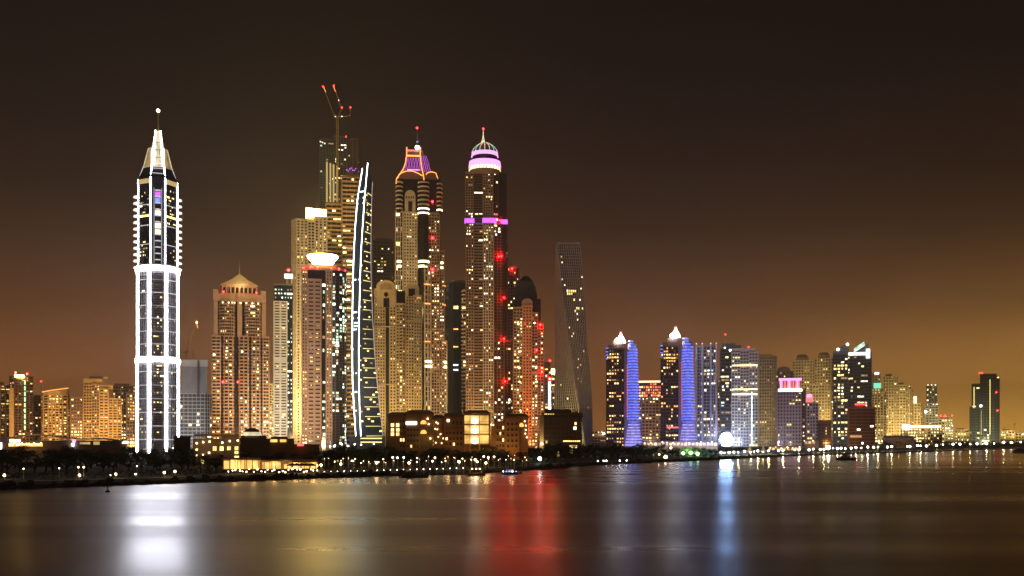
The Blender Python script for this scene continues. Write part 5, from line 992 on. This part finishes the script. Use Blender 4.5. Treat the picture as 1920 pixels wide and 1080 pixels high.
# ================================================================== TREES
wall('bark', (.05, .035, .025), .9, .3, 3); wall('leaf', (.040, .060, .022), .6, .5, 1.5); wall('palm_leaf', (.05, .075, .028), .55, .4, 1.5)
def leaf_quad(m, c, sz, rn):
    u = Vector((rn.gauss(0, 1), rn.gauss(0, 1), rn.gauss(0, .6))).normalized(); w = u.cross(Vector((rn.gauss(0, 1), rn.gauss(0, 1), rn.gauss(0, 1)))).normalized()
    c = Vector(c); m.add([c - u * sz, c + w * sz * .45, c + u * sz, c - w * sz * .45], [(0, 1, 2, 3)])
def broad(seed):                                     # unit-height tree: tapered trunk, limbs, leaf clumps
    rn = random.Random(seed); tr, cr = MB(), MB(); tr.tube([(0, 0, 0), (.01, .01, .2), (.0, .02, .42)], [.035, .028, .02])
    for k in range(11):
        a = k * 2.4 + rn.uniform(-.4, .4); rr = rn.uniform(.12, .36); z = rn.uniform(.42, .86); rr *= 1.15 - .6 * max(0, z - .6) / .3
        c = (rr * math.cos(a), rr * math.sin(a), z); tr.tube([(0, .01, rn.uniform(.22, .4)), (c[0] * .5, c[1] * .5, z * .75), c], [.016, .010, .004], 0, 5)
        R_ = rn.uniform(.11, .19)
        for j in range(120):
            d = Vector((rn.gauss(0, 1), rn.gauss(0, 1), rn.gauss(0, .8))).normalized() * R_ * rn.uniform(.45, 1.05) ; leaf_quad(cr, (c[0] + d.x, c[1] + d.y, c[2] + d.z * .75), rn.uniform(.018, .036), rn)
    return tr.mesh('trunk', ['bark']), cr.mesh('crown', ['leaf'])
def palm(seed):
    rn = random.Random(seed); tr, cr = MB(), MB(); lx_, ly_ = rn.uniform(-.06, .06), rn.uniform(-.04, .04)
    tr.tube([(0, 0, 0), (lx_ * .3, ly_ * .3, .3), (lx_, ly_, .74)], [.03, .022, .018], 0, 7); top = Vector((lx_, ly_, .75))
    for k in range(22):
        a = k * 2.399; up = rn.uniform(-.1, 1.1); L = rn.uniform(.26, .36); prev = top.copy(); d = Vector((math.cos(a), math.sin(a), up)).normalized(); side = Vector((-math.sin(a), math.cos(a), 0))
        for j in range(7):
            d.z -= .22; d.normalize(); nx_ = prev + d * L / 7; w = .055 * math.sin(math.pi * (j + .9) / 8)
            for sg in (-1, 1):
                cr.add([prev, nx_, nx_ + side * sg * w - Vector((0, 0, w * .6)) + d * .02, prev + side * sg * w * .7 - Vector((0, 0, w * .5)) + d * .02], [(0, 1, 2), (0, 2, 3)])
            prev = nx_
    return tr.mesh('trunk', ['bark']), cr.mesh('crown', ['palm_leaf'])
BR = [broad(i) for i in range(6)]; PA = [palm(i + 20) for i in range(4)]
rt = random.Random(11)
def plant(kind, px, Y, h, label, group, wide=1.0):
    me = rt.choice(BR if kind == 'broad' else PA); o = tag(link('broadleaf_tree' if kind == 'broad' else 'palm_tree', None, None, (wx(px, Y), Y, GZ - .1)), label, 'tree', group)
    w = wide * rt.uniform(.85, 1.2); o.scale = (h * w, h * w, h); o.rotation_euler = (0, 0, rt.uniform(0, 6.28)); o.empty_display_size = .2
    link('trunk', me[0], o); link('crown', me[1], o)
def belt(x0, x1, n, d0, d1, t0, t1, pal, lb, gr, wide=1.25):
    for i in range(n):
        px = x0 + (x1 - x0) * (i + rt.uniform(.1, .9)) / n
        Ys = 10 * F / (np_shore(px) - HY); Y = Ys + rt.uniform(d0, d1); h = wz(rt.uniform(t0, t1), Y) - GZ
        k = 'palm' if rt.random() < pal else 'broad'; plant(k, px, Y, max(2.2, h), ('black leafy tree, %s, %s' if k == 'broad' else 'dark palm, %s, %s') % (lb, spot(px)), gr[0] if k == 'broad' else gr[1], wide if k == 'broad' else 1)
def np_shore(px):
    for a, b in zip(shore_px, shore_px[1:]):
        if a[0] <= px <= b[0]: return a[1] + (b[1] - a[1]) * (px - a[0]) / (b[0] - a[0])
    return 917
SPOTS = [(25, 'at the left picture edge'), (70, 'under the tower with the green strip'), (130, 'under the slant-roofed orange tower'), (180, 'under the portal-topped golden tower'), (250, 'left of the white-outlined skyscraper'), (300, 'under the skyscraper left half'),
         (345, 'under the skyscraper right half'), (400, 'under the unfinished block'), (450, 'under the low hotel windows'), (500, 'below the cupola'), (560, 'right of the cupola'), (615, 'under the bowl-crowned tower'), (660, 'under the banded brown tower'), (722, 'under the curved blade'),
         (760, 'under the hotel windows'), (812, 'under the hotel sign'), (868, 'before the terracotta hotel wing'), (920, 'before the glowing facade'), (960, 'before the orange blank wall'), (1000, 'right of the orange blank wall'), (1045, 'under the low-rise left half'), (1092, 'under the low-rise right half'),
         (1137, 'under the sky gap'), (1170, 'under the left violet twin'), (1206, 'under its violet balconies'), (1240, 'between the violet twins'), (1275, 'under the right violet twin'), (1310, 'by the green lamps'), (1350, 'left of the big floodlight'), (1400, 'right of the big floodlight'), (1460, 'under the beige windowed tower'),
         (1510, 'under the red-crowned tower'), (1560, 'by the low dark block'), (1600, 'left of the squat office block'), (1645, 'under the squat office block'), (1700, 'under the yellow towers'), (1765, 'under the long low building'), (1815, 'left of the isolated tower'), (1875, 'under the isolated tower'), (9999, 'at the right picture edge')]
def spot(px): return next(n_ for x, n_ in SPOTS if px < x)
def grp(w): return ('leafy trees %s' % w, 'palms %s' % w)
for x0, x1, n_, d0, d1, t0, t1, pa, row, g_, wd in (
    (-30, 372, 16, 130, 165, 832, 842, .2, 'back row', 'on the left bank', 1.5), (-30, 372, 17, 95, 120, 838, 850, .2, 'middle row', 'on the left bank', 1.5), (-30, 372, 16, 60, 80, 846, 860, .25, 'front row', 'on the left bank', 1.6),
    (372, 620, 8, 45, 60, 836, 850, .3, 'behind the restaurant', 'around the lit restaurant', 1.4), (372, 425, 4, 34, 45, 848, 862, .2, 'left of the restaurant', 'around the lit restaurant', 1.5), (600, 735, 10, 60, 85, 838, 850, .2, 'right of the restaurant', 'around the lit restaurant', 1.5),
    (615, 1010, 20, 105, 130, 832, 842, .15, 'back row', 'before the hotel blocks', 1.4), (620, 1010, 24, 75, 95, 838, 850, .2, 'middle row', 'before the hotel blocks', 1.5), (620, 1000, 14, 45, 58, 850, 861, .25, 'front row', 'before the hotel blocks', 1.6),
    (1000, 1262, 19, 90, 130, 828, 838, .15, 'back row', 'on the dark middle shore', 1.4), (1000, 1250, 20, 45, 75, 836, 848, .15, 'front row', 'on the dark middle shore', 1.6),
    (1258, 1345, 10, 45, 62, 833, 842, .1, 'washed green', 'lit green by floodlights', 1.5), (1262, 1345, 5, 26, 30, 848, 852, .1, 'low and green-edged', 'lit green by floodlights', 1.2),
    (1345, 1660, 22, 80, 130, 834, 841, .35, 'behind the beach', 'behind the right-hand beach', 1.5), (1640, 1925, 26, 90, 160, 824, 831, .35, 'behind the beach', 'behind the right-hand beach', 1.5)):
    belt(x0, x1, n_, d0, d1, t0, t1, pa, row, grp(g_), wd)
ub = MB(); rn = random.Random(5)
for i in range(9000):
    x = rn.uniform(-150, 130); y = shore_y(x) + 16 + 75 * rn.random(); leaf_quad(ub, (x, y, GZ + rn.uniform(0, 1.1) * (.5 + .7 * math.sin(x * .21 + y * .1) ** 2)), rn.uniform(.2, .42), rn)
tag(link('undergrowth', ub.mesh('undergrowth', ['leaf'])), 'dark undergrowth at the foot of the bank trees', None, None, 'stuff')

# things that would share a label are told apart by their place along the bank
same = {}
for o in S.objects:
    if o.parent is None and o.get('label') and o.get('category') in ('tree', 'lamp', 'parasol'): same.setdefault(o['label'], []).append(o)
ORD = lambda k: '%d%s' % (k, 'th' if 10 < k % 100 < 14 else {1: 'st', 2: 'nd', 3: 'rd'}.get(k % 10, 'th'))
for lb_, os_ in same.items():
    if len(os_) > 1:
        for k, o in enumerate(sorted(os_, key=lambda q: q.location.x / q.location.y)): o['label'] = '%s, %s from left' % (lb_, ORD(k + 1))
# ================================================================== HAZE
hm = bpy.data.materials.new('haze'); hm.use_nodes = True; hn = hm.node_tree; hn.nodes.clear()
ho = hn.nodes.new('ShaderNodeOutputMaterial'); hv = hn.nodes.new('ShaderNodeVolumePrincipled'); hv.inputs['Density'].default_value = HAZE
hv.inputs['Color'].default_value = (.93, .9, .84, 1); hv.inputs['Anisotropy'].default_value = .25
hn.links.new(hv.outputs[0], ho.inputs['Volume']); M['haze'] = hm
tag(link('haze', MB().box(-9200, 9200, -600, 10200, -3, 560).mesh('haze', ['haze'])), 'thin city haze', None, None, 'stuff')
